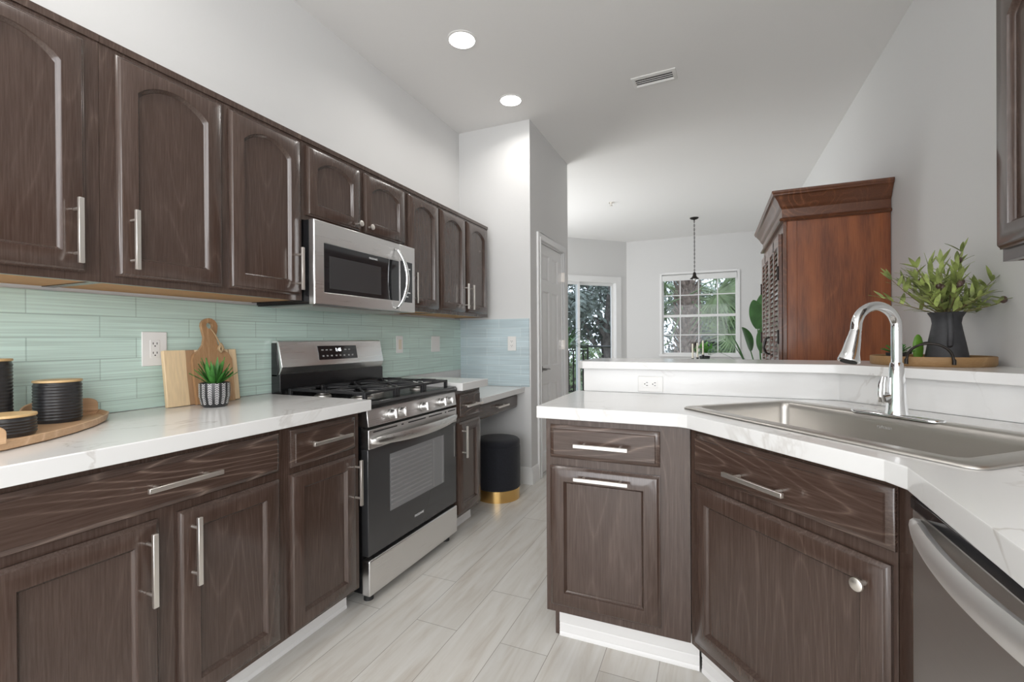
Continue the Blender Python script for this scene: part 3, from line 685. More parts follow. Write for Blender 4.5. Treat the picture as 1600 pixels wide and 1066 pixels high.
# ================================================================== DISHWASHER (faces -x)
dw_ = thing('dishwasher', 'dark stainless dishwasher with curved bar handle under the right worktop', 'dishwasher', (.362, 1.150, 0), -PI/2)
w = .60
B(0, w, .03, .57, .10, .862).obj('tub_body', 'black', dw_)
B(0, w, -.004, .03, .838, .862).obj('control_strip', 'black_gloss', dw_, .003)
B(.0, w, 0, .03, .105, .836).obj('door', 'steel_dark', dw_, .003)
B(.01, w-.01, .06, .075, 0, .0995).obj('kick_plate', 'black', dw_)
g = G(); pts = []
hz = .820
n_ = 28; top_ = []
for i in range(n_+1):
    t = i/n_; x = .036+(w-.072)*t; y = -.004-.034*(math.sin(PI*t))**.75
    top_.append((x, y))
L = []
for i, (x, y) in enumerate(top_):
    t = i/n_; hh = .009+.0145*min(1, math.sin(PI*t)*2.5); L.append([(x, y-.006, hz-hh), (x, y-.0115, hz-hh*.5), (x, y-.0125, hz), (x, y-.0115, hz+hh*.5), (x, y-.006, hz+hh), (x, y+.006, hz+hh*.8), (x, y+.006, hz-hh*.8)])
g.loops(L, True, True, True); g.obj('handle', 'handle_steel', dw_, angle=70)
# filler strip between sink cabinet and dishwasher
g = G(); pA = uv(-.6655, SV+.001); g.prism([(pA.x, pA.y), (.362, 1.1995), (.362, 1.152), (.40, 1.152), (.40, 1.235)], .10, CB-.002); tag(g.obj('filler_strip', 'oak_v'), 'dark oak filler strip between sink cabinet and dishwasher', 'panel')

# ================================================================== RANGE
rg = thing('gas_range', 'stainless steel freestanding gas range with five front knobs', 'stove', (-1.388, 1.612, 0), RL)
w = .762
g = G(); g.box(.004, w-.004, .045, .600, .045, .868); g.obj('body', 'black', rg)
for x in (.05, w-.05):
    for y in (.05, .55): G().cyl((x, y, 0), (x, y, .05), .022, .017, 16).obj('foot', 'rubber', rg)
g = G(); g.box(0, w, .0, .045, .040, .198); g.obj('storage_drawer', 'steel', rg, .006, 3)
# oven door
g = G(); g.box(0, w, .005, .044, .215, .690); od = g.obj('oven_door', 'oven_glass', rg, .003)
g = G(); g.box(0, w, .000, .044, .691, .778); g.obj('door_trim', 'steel', od, .003)
g = G()
for a, b in ((.03, .20), (.235, .25), (.29, .44), (.47, .60), (.632, .645), (.665, .755-.01)): g.box(a, b, -.0012, .002, .762, .7675)
g.obj('vent_slots', 'slot', od)
g = G(); L = []
for i in range(25):
    t = i/24; x = .012+(w-.024)*t; y = -.002-.050*math.sin(PI*t)**.6; hh = .012+.013*math.sin(PI*t)**.5; zc = .727-.006*math.sin(PI*t)
    L.append([(x, y-.004, zc-hh), (x, y-.010, zc-hh*.4), (x, y-.010, zc+hh*.5), (x, y-.004, zc+hh), (x, y+.006, zc+hh*.7), (x, y+.006, zc-hh*.7)])
g.loops(L, True, True, True); g.obj('handle', 'steel', od, angle=70)
B(.150, .625, .0030, .0045, .372, .640).obj('oven_window', 'oven_inner', od)
g = G()
for k in range(11): g.box(.158, .50, .0018, .0030, .395+k*.0215, .395+k*.0215+.008)
g.box(.515, .522, .0018, .0030, .38, .63); g.box(.60, .612, .0018, .0030, .375, .637)
g.obj('window_lines', 'oven_lines', od)  # thin pale bars laid over the oven window
text_mesh('maker_mark', 'FRIGIDAIRE', .016, 'white_ink', od, (.385, .0045, .277), FRONT, .0003)
# control panel & knobs
g = G(); g.prism([(.0, .790), (.010, .868), (.06, .868), (.06, .790)], 0, w, 0); cp = g.obj('control_panel', 'steel', rg, .003)
for kx in (.155, .228, .415, .592, .668):
    g = G(); m = Matrix.Translation((kx, .004, .827)) @ Matrix.Rotation(PI/2-.12, 4, 'X')
    g.lathe([(.0235, 0), (.0235, .008), (.020, .011), (.018, .030), (.0165, .034)], 24, mtx=m)
    g.box(-.006, .006, -.021, .021, .030, .042, m)
    g.obj('knob', 'steel', rg, .001, 1)
# cooktop
g = G(); g.prism([(-.004, .872), (-.006, .888), (.004, .900), (.05, .902), (.07, .893), (.535, .893), (.535, .869), (0, .869)], 0, w, 0); g.obj('cooktop', 'black', rg, .003)
# burners
for (x, y, r) in ((.15, .17, .045), (.15, .42, .036), (.381, .30, .052), (.612, .17, .040), (.612, .42, .045)):
    g = G(); g.lathe([(r*1.15, .893), (r*1.1, .900), (r*.8, .906), (r*.8, .911)], 24, (x, y, 0)); b_ = g.obj('burner', 'nickel', rg)
    g = G(); g.lathe([(r, .911), (r, .917), (r*.85, .920)], 24, (x, y, 0)); g.obj('burner_cap', 'iron', b_)
def grate(x0, x1):
    g = G(); z = .940; y0, y1 = .045, .520; s = .0065
    for x in (x0+.008, x1-.008): g.box(x-s, x+s, y0, y1, z-.012, z); 
    for y in (y0+.007, (y0+y1)/2, y1-.007): g.box(x0+.0, x1, y-s, y+s, z-.012, z)
    cx = (x0+x1)/2
    for cy in (.17, .42):
        for k in range(4):
            a = PI/4+k*PI/2; p0 = Vector((cx+.028*math.cos(a), cy+.028*math.sin(a), z-.004)); p1 = Vector((cx+.12*math.cos(a), cy+.13*math.sin(a), z-.006)); p1.x = min(max(p1.x, x0+.01), x1-.01)
            g.tube([p0, (p0+p1)/2+Vector((0, 0, .002)), p1], [.0055, .006, .0065], 6)
    for x in (x0+.008, x1-.008):
        for y in (y0+.007, y1-.007): g.box(x-.0085, x+.0085, y-.0085, y+.0085, .8935, z)
        for y in (.17, .42): g.box(x-s*.9, x+s*.9, y-.05, y+.05, z-.001, z+.003)
    return g.obj('grate', 'iron', rg, .0015, 1)
grate(.028, .262); grate(.266, .496); grate(.500, .734)
# backguard
g = G(); g.box(.0, w, .540, .600, .869, 1.01); g.prism([(.600, 1.0), (.560, 1.0), (.548, 1.035), (.568, 1.165), (.600, 1.165)], 0, .004, 0); g.prism([(.600, 1.0), (.560, 1.0), (.548, 1.035), (.568, 1.165), (.600, 1.165)], w-.004, w, 0); g.obj('backguard_base', 'black', rg, .002)
g = G(); g.prism([(.600, 1.010), (.548, 1.008), (.530, 1.045), (.556, 1.172), (.568, 1.177), (.600, 1.177)], .004, w-.004, 0); bgd = g.obj('backguard', 'steel', rg, .002)
sl = math.atan2(.026, .127)
md = Matrix.Translation((.385, .543, 1.109)) @ Matrix.Rotation(-sl, 4, 'X')
g = G(); g.box(-.145, .145, -.003, .002, -.038, .038, md); ds = g.obj('display', 'black_gloss', rg, .001, 1)
tr = md @ Matrix.Translation((.0, -.0034, .014))
text_mesh('clock_digits', '1:45', .026, 'digit', ds, tr.translation, (PI/2-sl, 0, 0))
for x in (-.115, -.085, -.055, .055, .085): G().box(x-.008, x+.008, -.0036, -.003, .012, .018, md).obj('touch_key', 'grey_ink', ds)
for x in (-.115, -.085, -.055, -.02, .01, .04, .075, .105): G().box(x-.006, x+.006, -.0036, -.003, -.022, -.014, md).obj('touch_key', 'grey_ink', ds)

# ================================================================== MICROWAVE
mw = thing('microwave', 'stainless over-the-range microwave with curved bright handle and black window', 'microwave', (-1.62, 1.534, 1.338), RL)
w, h = .756, .380
g = G(); g.box(0.002, w-.002, .030, .370, .006, h); g.box(.0, w, .03, .360, 0, .006); g.obj('body', 'black', mw, .002)
dz = .613
g = G(); X0, X1, Z0, Z1 = .056, dz-.052, .055, .285
# door frame ring and panel ring with openings
g.loops([rect_loop(0, dz, 0, h, .03), rect_loop(0, dz, 0, h, .002), rect_loop(.004, dz, .003, h-.003, -.002), rect_loop(X0, .610, Z0, Z1, -.002), rect_loop(X0+.004, .610, Z0+.004, Z1-.004, .003)], True, True)
dd = g.obj('door', 'steel', mw, .001, 1)
B(X0+.003, .609, .0015, .0028, Z0+.003, Z1-.003).obj('window_surround', 'black_gloss', dd)
B(.092, .455, .0008, .0016, .078, .228).obj('window', 'mw_inner', dd)
text_mesh('maker_mark', 'FRIGIDAIRE', .013, 'white_ink', dd, (.395, .0010, .262), FRONT, .0003)
g = G(); g.box(dz+.0015, w, -.002, .030, 0, h); pn = g.obj('control_panel', 'steel', mw, .002)
B(dz+.004, w-.028, -.0032, -.0015, .055, .288).obj('keypad', 'black_gloss', pn)
g = G()
for k in range(8): g.box(dz+.055, dz+.095 if k in (0, 6) else dz+.075, -.0042, -.0034, .245-k*.023, .252-k*.023)
g.obj('key_print', 'white_ink', pn)
g = G(); L = []
for i in range(29):
    t = i/28; s_ = math.sin(PI*t); z = .012+(.345-.012)*t; y = -.004-.055*s_**.6; x = .575+.030*s_**.9; hh = .010+.004*s_
    L.append([(x-hh, y-.003, z), (x-hh*.5, y-.010, z), (x+hh*.5, y-.010, z), (x+hh, y-.003, z), (x+hh*.7, y+.005, z), (x-hh*.7, y+.005, z)])
g.loops(L, True, True, True); g.obj('handle', 'chrome', dd, angle=70)
g = G(); g.box(.05, .70, .06, .33, -.004, 0); g.obj('underside_grille', 'steel_dark', mw)

# ================================================================== STOOL
st = thing('round_stool', 'round black velvet stool with gold base under the desk', 'stool', (-1.478, 3.131, 0))
g = G(); g.lathe([(.163, .0), (.163, .082), (.158, .085)], 48); g.obj('base_band', 'gold', st)
g = G(); g.lathe([(.160, .083), (.167, .088), (.168, .20), (.168, .385), (.165, .392), (.168, .400), (.166, .425), (.155, .436), (.10, .440), (0, .441)], 48); g.obj('seat', 'velvet', st)

# ================================================================== OUTLETS AND SWITCHES (on the walls)
def outlet(label, loc, rz, w=.088, h=.132, kind='duplex', roty=0):
    o = thing('wall_outlet' if kind == 'duplex' else ('wall_switch' if kind == 'switch' else 'blank_wall_plate'), label, 'outlet' if kind == 'duplex' else ('switch' if kind == 'switch' else 'plate'), loc, rz)
    o.rotation_euler = (0, roty, rz)
    B(-w/2, w/2, -.006, 0, -h/2, h/2).obj('cover_plate', 'plate', o, .002)
    if kind == 'duplex':
        B(-.017, .017, -.0075, -.006, -.034, .034).obj('receptacle', 'plate', o, .001, 1)
        for zc in (.017, -.019):
            g = G(); g.box(-.008, -.0055, -.0079, -.0074, zc, zc+.008); g.box(.0055, .008, -.0079, -.0074, zc, zc+.008); g.cyl((0, -.0079, zc-.006), (0, -.0074, zc-.006), .0026, n=10); g.obj('socket', 'slot', o)
    if kind == 'switch':
        B(-.0165, .0165, -.0085, -.006, -.034, .034).obj('rocker', 'ivory', o, .001, 1)
    return o
TX = XL+.008
outlet('large white outlet plate on tile left of the cutting boards', (TX, 1.095, 1.147), RL)
outlet('narrow white switch plate with ivory rocker on tile right of the range', (TX, 2.630, 1.145), RL, .072, .118, 'switch')
outlet('square blank white plate on aqua tile near the pantry corner', (TX, 3.085, 1.143), RL, .118, .122, 'blank')
outlet('white outlet on blue tile of the pantry wall', (-1.507, PY-.008, 1.141), 0, .075, .118)
outlet('sideways white outlet in the quartz splash below the bar ledge', (-.266, 2.25, .9615), 0, .072, .113, roty=PI/2)

# ================================================================== CEILING FITTINGS
def can(label, x, y, r=.088):
    o = thing('recessed_light', label, 'ceiling light', (x, y, CZ), 0, 'recessed ceiling lights')
    g = G(); g.lathe([(r, 0), (r, -.004), (r*.86, -.006), (r*.86, -.002)], 36); g.obj('trim_ring', 'plate', o)
    g = G(); g.lathe([(r*.86, -.0055), (r*.4, -.0062), (0, -.0062)], 36); g.obj('lens', 'lamp_on', o)
    disk_light('lamp_light', (0, 0, -.012), r*1.7, CAN_POWER, o, spread=2.6)
    return o
can('round recessed light, larger of the two and nearer the camera', -1.352, 2.405)
can('round recessed light farther back, just before the pantry wall', -1.365, 3.157)
can('added, unseen round recessed light behind the camera over the left run', -1.35, .75)  # unseen, like the next two; added to brighten the kitchen
can('added, unseen round recessed light behind the camera near the rear window', -1.2, -.9)
can('added, unseen round recessed light over the right side behind the camera', .2, -.7)
v_ = thing('air_vent', 'rectangular white louvred air vent in the ceiling', 'vent', (-.355, 3.292, CZ), math.radians(-3))
g = G(); a, b = .145, .068
g.loops([rect_loop(-a, a, -b, b, 0), rect_loop(-a, a, -b, b, -.006), rect_loop(-a+.02, a-.02, -b+.018, b-.018, -.010), rect_loop(-a+.024, a-.024, -b+.022, b-.022, -.002)], False, False)
g.v = [Vector((p.x, p.z, p.y)) for p in g.v]; g.obj('frame', 'plate', v_)
B(-a+.02, a-.02, -b+.02, b-.02, -.001, -.0003).obj('duct_opening', 'slot', v_)
for k in range(4):
    g = G(); y = -.036+k*.024; g.add([(-a+.022, y, -.002), (a-.022, y, -.002), (a-.022, y+.004, -.005), (-a+.022, y+.004, -.005), (-a+.022, y+.001, -.0015), (a-.022, y+.001, -.0015), (a-.022, y+.005, -.0045), (-a+.022, y+.005, -.0045)], [(0, 1, 2, 3), (7, 6, 5, 4), (0, 4, 5, 1), (3, 2, 6, 7), (0, 3, 7, 4), (1, 5, 6, 2)]); g.obj('louvre', 'plate', v_)
sp_ = thing('fire_sprinkler', 'small sprinkler head on the dining area ceiling', 'sprinkler', (-1.199, 6.06, CZ))
g = G(); g.lathe([(.035, 0), (.034, -.006), (.012, -.010), (.010, -.03), (.018, -.038), (.018, -.042)], 20); g.obj('head', 'nickel', sp_)

# pendant lamp
pl = thing('pendant_lamp', 'small dark bronze pendant hanging on a chain before the back window', 'lamp', (-.232, 7.34, CZ))
g = G(); g.lathe([(.062, 0), (.062, -.006), (.045, -.02), (.012, -.03), (.006, -.04)], 24); g.obj('ceiling_canopy', 'bronze', pl)
g = G(); z = -.04; k = 0
while z > -.80:
    m = Matrix.Translation((0, 0, z-.014)) @ Matrix.Rotation(k*PI/2, 4, 'Z')
    pts = [m @ Vector((.0085*math.cos(a), 0, .019*math.sin(a))) for a in [2*PI*i/10 for i in range(10)]]
    g.tube(pts, .0026, 6, closed=True); z -= .030; k += 1
g.obj('chain', 'bronze', pl)
g = G(); g.tube([(0, 0, -.04), (.004, 0, -.4), (0, 0, -.815)], .003, 6); g.obj('cord', 'bronze', pl)
g = G(); g.lathe([(.008, -.80), (.020, -.815), (.024, -.835), (.024, -.852), (.032, -.862), (.036, -.875), (.062, -.895), (.064, -.902), (.058, -.902), (.03, -.885)], 24); g.obj('lamp_shade', 'bronze', pl)
g = G(); g.sphere((0, 0, -.905), .022, 12); g.obj('bulb', 'plate', pl)

# ================================================================== COUNTER ITEMS (left)
# tray
zc = CT
tr_ = thing('wooden_tray', 'low wooden serving tray carrying three black canisters', 'tray', (0, 0, 0))
cx, cy = -1.735, .55
half = [(-1.955, .905), (-1.862, .886), (-1.80, .852), (-1.715, .785), (-1.64, .705), (-1.58, .620), (-1.530, .525)]
poly = half + [(2*cx-x, 2*cy-y) for x, y in half]
def off(P, k): return [(cx+(x-cx)*k, cy+(y-cy)*k) for x, y in P]
tr_.location = (cx, cy, zc)
loc = lambda P, z: [(x-cx, y-cy, z) for x, y in P]
g = G(); g.loops([loc(off(poly, .93), .0), loc(off(poly, .985), .004), loc(poly, .023), loc(off(poly, .985), .024), loc(off(poly, .95), .012)], True, True); g.obj('tray_base', 'tray_wood', tr_)
def tab(xa, y0, y1):
    g = G(); n = 8; P = [(y0, .02)]
    P += [(y0+.035-.035*math.cos(PI/2*i/n), .045+.022*math.sin(PI/2*i/n)) for i in range(n+1)]
    P += [(y1-.035+.035*math.sin(PI/2*i/n), .045+.022*math.cos(PI/2*i/n)) for i in range(n+1)] + [(y1, .02)]
    g.prism([(a-cy, b) for a, b in P], xa-cx-.006, xa-cx+.006, 0); g.obj('handle', 'tray_wood', tr_, .002)
tab(-1.952, .70, .895); tab(2*cx+1.952, 2*cy-.895, .520)
def canister(label, x, y, r, h):
    o = thing('ribbed_canister', label, 'canister', (x, y, zc+.0125), 0, 'black ribbed canisters on the tray')
    P = [(0, 0), (r*.93, 0), (r*.96, .006)]; n = max(3, round(h/.0105)); s = (h-.012)/n
    for i in range(n):
        z0 = .006+i*s
        for k in range(6): a = k/6*2*PI; P.append((r*(.965+.035*(.5-.5*math.cos(a))), z0+s*k/6))
    P += [(r*.96, h-.006), (r*.93, h)]
    G().lathe(P, 48).obj('jar', 'matte_black', o)
    G().lathe([(r*.98, h), (r*1.0, h+.001), (r*1.0, h+.0055), (r*.98, h+.007), (0, h+.007)], 48).obj('lid', 'bamboo', o)
canister('medium ribbed black canister with wood lid, rightmost on the tray', -1.860, .753, .057, .122)
canister('short ribbed black canister with wood lid at the front of the tray', -1.699, .583, .058, .050)
canister('tall ribbed black canister with wood lid cut by the left frame edge', -1.862, .597, .055, .192)
# cutting boards
cb = thing('cutting_board', 'rectangular pale striped wood cutting board leaning on the tile', 'cutting board', (-1.935, 1.10, CT))
lean = Matrix.Rotation(math.radians(-7), 4, 'Y')
g = G(); g.add([lean @ Vector(v) for v in [(0, 0, 0), (.018, 0, 0), (.018, .298, 0), (0, .298, 0), (0, 0, .222), (.018, 0, .222), (.018, .298, .222), (0, .298, .222)]], [(0, 3, 2, 1), (4, 5, 6, 7), (0, 1, 5, 4), (1, 2, 6, 5), (2, 3, 7, 6), (3, 0, 4, 7)])
g.obj('board', 'board_pale', cb, .003)
pb = thing('paddle_board', 'brown wooden paddle board with round handle hole and cord', 'cutting board', (-1.912, 1.20, CT))
lean2 = Matrix.Rotation(math.radians(-7.5), 4, 'Y')
P = [(0, 0), (.16, 0), (.162, .18), (.150, .205), (.122, .222), (.105, .245), (.100, .275), (.108, .300)]
for i in range(0, 11):
    a = math.radians(-20+220*i/10); P.append((.078+.034*math.cos(a), .322+.034*math.sin(a)))
P += [(.052, .275), (.045, .245), (.028, .222), (.004, .205), (-.004, .18)]
bm = bmesh.new(); es = []
holeP = [(.078+.014*math.cos(2*PI*i/16), .324+.014*math.sin(2*PI*i/16)) for i in range(16)]
for Q in (P, holeP):
    vs = [bm.verts.new((0, a, b)) for a, b in Q]; es += [bm.edges.new((vs[i], vs[(i+1) % len(vs)])) for i in range(len(vs))]
bmesh.ops.triangle_fill(bm, use_beauty=True, use_dissolve=False, edges=es)
r_ = bmesh.ops.extrude_face_region(bm, geom=bm.faces[:])
for v in r_['geom']:
    if isinstance(v, bmesh.types.BMVert): v.co.x = .015
bmesh.ops.recalc_face_normals(bm, faces=bm.faces)
for v in bm.verts: v.co = lean2 @ v.co
me = bpy.data.meshes.new('board'); bm.to_mesh(me); bm.free(); me.materials.append(M['acacia'])
o = bpy.data.objects.new('board', me); COL.objects.link(o); o.parent = pb
g = G(); pts = [lean2 @ Vector(p) for p in ((.017, .080, .312), (.020, .092, .29), (.020, .105, .262), (.020, .112, .245), (.020, .108, .225))]; g.tube(pts, .003, 6)
pts = [lean2 @ Vector(p) for p in ((.020, .112, .248), (.021, .118, .235), (.021, .122, .222), (.021, .112, .212), (.021, .104, .222), (.021, .11, .236))]; g.tube(pts, .007, 6)
g.obj('cord', 'rope', pb)
# succulent in patterned pot
px_, py_ = -1.800, 1.204
sc = thing('potted_succulent', 'spiky green succulent in a black and white patterned pot', 'plant', (px_, py_, CT))
prof = [(0, 0), (.036, 0), (.044, .006), (.051, .035), (.053, .065), (.051, .095), (.048, .095), (.045, .085), (0, .085)]
G().lathe(prof, 40).obj('pot', 'matte_black', sc)
g = G()
for k in range(14):
    a0 = 2*PI*k/14
    for j in range(12):
        z0 = .012+j*.0068; r = .0005+.044+.007*min(1, z0/.035) + (.002 if z0 > .035 else 0)
        for sg in (-1, 1):
            def pt(da, z): a = a0+da; return (r*math.cos(a)*1.012, r*math.sin(a)*1.012, z)
            i0 = len(g.v); v = [pt(0, z0), pt(sg*.13, z0+.0045), pt(sg*.13, z0+.0068), pt(0, z0+.0025)]
            g.add(v, [(0, 1, 2, 3)])
            g.add([(p[0]*.985, p[1]*.985, p[2]) for p in v], [(0, 1, 2, 3)])
g.obj('pot_pattern', 'white_ink', sc)
def blade(g, base, d, ln, wd, droop, n=6, th=.0015, flatv=None):
    """curved pointed strap leaf with a little thickness"""
    d = Vector(d).normalized(); side = (flatv or d.cross(Vector((0, 0, 1)))).normalized(); nm = side.cross(d).normalized()
    p = Vector(base); rows = []
    for i in range(n+1):
        t = i/n; wv = wd*(math.sin(PI*min(1, (.18+.82*t)))**.8) if t < 1 else 0.0004
        rows.append((p.copy(), wv)); dd_ = (d + Vector((0, 0, -droop*t))).normalized(); p = p + dd_*ln/n
    b = len(g.v)
    for (q_, wv) in rows: g.v += [q_-side*wv, q_+nm*th-Vector((0, 0, .12*wv)), q_+side*wv, q_-nm*th-Vector((0, 0, .12*wv))]
    for i in range(n):
        for k in range(4): g.f.append([b+i*4+k, b+i*4+(k+1) % 4, b+(i+1)*4+(k+1) % 4, b+(i+1)*4+k]); g.s.append(True)
g = G()
for k in range(46):
    a = random.uniform(0, 2*PI); el = random.uniform(.62, 1.45) if k > 10 else random.uniform(1.1, 1.5)
    blade(g, (.012*math.cos(a), .012*math.sin(a), .085), (math.cos(a)*math.cos(el), math.sin(a)*math.cos(el), math.sin(el)), random.uniform(.060, .085)*(1.35 if el > 1.1 else 1.05), .0085, .15, 5)
g.obj('leaves', 'leaf3', sc)

# ================================================================== BAR LEDGE ITEMS (right)
bz = 1.066
cx, cy, trd = .778, 2.297, .185
rt_ = thing('round_tray', 'round wooden tray with black loop handles on the bar ledge', 'tray', (cx, cy, bz))
g = G(); g.lathe([(0, 0), (trd*.97, 0), (trd, .006), (trd, .034), (trd*.985, .036), (trd*.955, .034), (trd*.95, .014), (0, .014)], 64); g.obj('tray_base', 'tray_light', rt_)
for sg in (1, -1):
    d_ = Vector((-.321, -.947, 0)).normalized()*sg; sd_ = Vector((-d_.y, d_.x, 0))
    g = G(); c0 = d_*(trd+.004)
    pts = [c0+sd_*.064+Vector((0, 0, .010)), c0+sd_*.064+Vector((0, 0, .026))]
    for i in range(15):
        a = PI*i/14; pts.append(c0+sd_*.062*math.cos(a)+d_*.010*math.sin(a)+Vector((0, 0, .030+.055*math.sin(a))))
    pts += [c0-sd_*.064+Vector((0, 0, .026)), c0-sd_*.064+Vector((0, 0, .010))]
    g.tube(pts, [.006]*2+[.0045]*15+[.006]*2, 10); g.obj('handle', 'bronze', rt_)
# pitcher with olive branches
ph = thing('pitcher', 'charcoal stoneware pitcher on the round tray holding olive branches', 'vase', (.853, 2.363, bz+.0145), 0)
g = G(); pr_ = [(0, 0), (.064, 0), (.067, .004), (.065, .02), (.057, .07), (.047, .125), (.0435, .148), (.047, .170), (.055, .185), (.058, .190), (.0555, .191), (.044, .172), (.040, .148), (.043, .125), (.050, .05), (0, .02)]
g.lathe(pr_, 48); g.obj('body', 'pitcher', ph)
hdv = Vector((-.20, -.98, 0)).normalized()
g = G(); g.tube([hdv*.050+Vector((0, 0, .180)), hdv*.064+Vector((0, 0, .182)), hdv*.076+Vector((0, 0, .168)), hdv*.080+Vector((0, 0, .13)), hdv*.078+Vector((0, 0, .09)), hdv*.072+Vector((0, 0, .062)), hdv*.056+Vector((0, 0, .055))], [.007, .008, .008, .008, .008, .0075, .006], 12, flat=(1.2, .7)); g.obj('handle', 'pitcher', ph)
ob = thing('olive_branches', 'spray of pale green olive branches with small dark fruit', 'plant', (.853, 2.363, bz+.16))
gs = G(); gl = G(); go = G(); random.seed(21)
rv = Vector((rt.x, rt.y, 0)).normalized(); fv = Vector((fwd.x, fwd.y, 0)).normalized()
for k in range(40):
    a = random.uniform(0, 2*PI); el = random.uniform(.25, 1.4)
    if k == 0: a_dir = rv*-.95+fv*.1; el = .55; ln = .26
    elif k == 1: a_dir = rv*.95; el = .50; ln = .24
    elif k == 2: a_dir = rv*-.9-fv*.2; el = .9; ln = .24
    elif k == 3: a_dir = rv*.3; el = 1.3; ln = .26
    elif k == 4: a_dir = rv*.9-fv*.1; el = .25; ln = .18
    else: a_dir = rv*math.cos(a)+fv*math.sin(a)*.8; ln = random.uniform(.12, .22)
    d0 = (a_dir.normalized()*math.cos(el)+Vector((0, 0, math.sin(el)))).normalized()
    pts = [Vector((0, 0, -.12))+a_dir*.01, a_dir*.020+Vector((0, 0, .035))]; p = pts[-1].copy()
    for i in range(6):
        d0 = (d0+Vector((random.uniform(-.10, .10), random.uniform(-.10, .10), -.02))).normalized(); p = p+d0*ln/6
        if p.x > .115: p.x = .115
        pts.append(p.copy())
        for s_ in (0, 1):
            ax = Vector((random.uniform(-1, 1), random.uniform(-1, 1), random.uniform(-.3, .8))); ld = (d0*.7+ax*.75).normalized()
            if p.x+ld.x*.06 > .12: ld.x = -abs(ld.x)
            blade(gl, p, ld, random.uniform(.045, .075), random.uniform(.0055, .0092), .35, 5, .0006)
    blade(gl, p, d0, .06, .008, .3, 5, .0006)
    gs.tube(pts, [.0028, .0026, .0022, .002, .0018, .0015, .0012, .001][:len(pts)], 6)
    if k % 4 == 3: go.sphere(pts[-2]+Vector((.006, .0, .006)), .011, 10, (1, 1, 1.25))
gs.obj('stems', 'stem', ob); gl.obj('leaves', 'leaf', ob); go.obj('fruit', 'olive', ob)
# cactus pad
cp_ = thing('cactus', 'plain green cactus pad standing on the round tray beside the pitcher', 'plant', (.770, 2.382, bz+.0145))
m = Matrix.Rotation(yaw, 4, 'Z')
g = G(); g.lathe([(0, 0), (.014, .002), (.019, .02), (.0215, .045), (.020, .07), (.014, .092), (.006, .103), (0, .105)], 20, mtx=m, sy=.45); g.obj('pad', 'cactus', cp_)
g = G(); g.lathe([(0, 0), (.022, 0), (.024, .004), (.0, .006)], 24, mtx=m, sy=.6); g.obj('root_base', 'soil', cp_)
# small succulent in dark bowl left on tray
ss = thing('small_succulent', 'tiny succulent in a dark bowl on the tray behind the tap', 'plant', (.680, 2.310, bz+.0145))
G().lathe([(0, 0), (.022, 0), (.033, .012), (.036, .032), (.033, .032), (.029, .02), (0, .02)], 28).obj('pot', 'pot_dark', ss)
g = G()
for k in range(24):
    a = 2*PI*k/24*2.6; el = .25+1.0*k/24
    blade(g, (0, 0, .028), (math.cos(a)*math.cos(el), math.sin(a)*math.cos(el), math.sin(el)), .058*(1-.3*k/24), .008, .15, 5, .002)
g.obj('leaves', 'leaf3', ss)

# ================================================================== ARMOIRE (faces -x)
# local x = world -y ; origin at front-near bottom corner -> use rz=-PI/2, x from -L (far) .. 0 (near)
AX, AY, AW, AD, AH = .425, 3.43, 1.20, .557, 2.105
ar = thing('armoire', 'tall cherry wood armoire with louvred doors and crown moulding against the right wall', 'armoire', (AX, AY, 0), 0)
g = G(); g.box(.02, AD, 0, .022, 0, 1.94); g.box(.02, AD, AW-.022, AW, 0, 1.94); g.box(AD-.012, AD, .022, AW-.022, 0, 1.94); g.box(.02, AD-.012, .022, AW-.022, .06, .08); g.box(.02, AD-.012, .022, AW-.022, 1.90, 1.94)
g.box(.022, .075, -.006, 0, 0, 1.93); g.box(AD-.05, AD, -.004, 0, 0, 1.93)
g.obj('carcass', 'cherry', ar, .002)
g = G(); g.box(0, .02, 0, .05, 0, 1.94); g.box(0, .02, AW-.05, AW, 0, 1.94); g.box(0, .02, .05, AW-.05, 1.86, 1.94); g.box(0, .02, .05, AW-.05, 0, .09)
g.obj('face_frame', 'cherry_h', ar, .002)
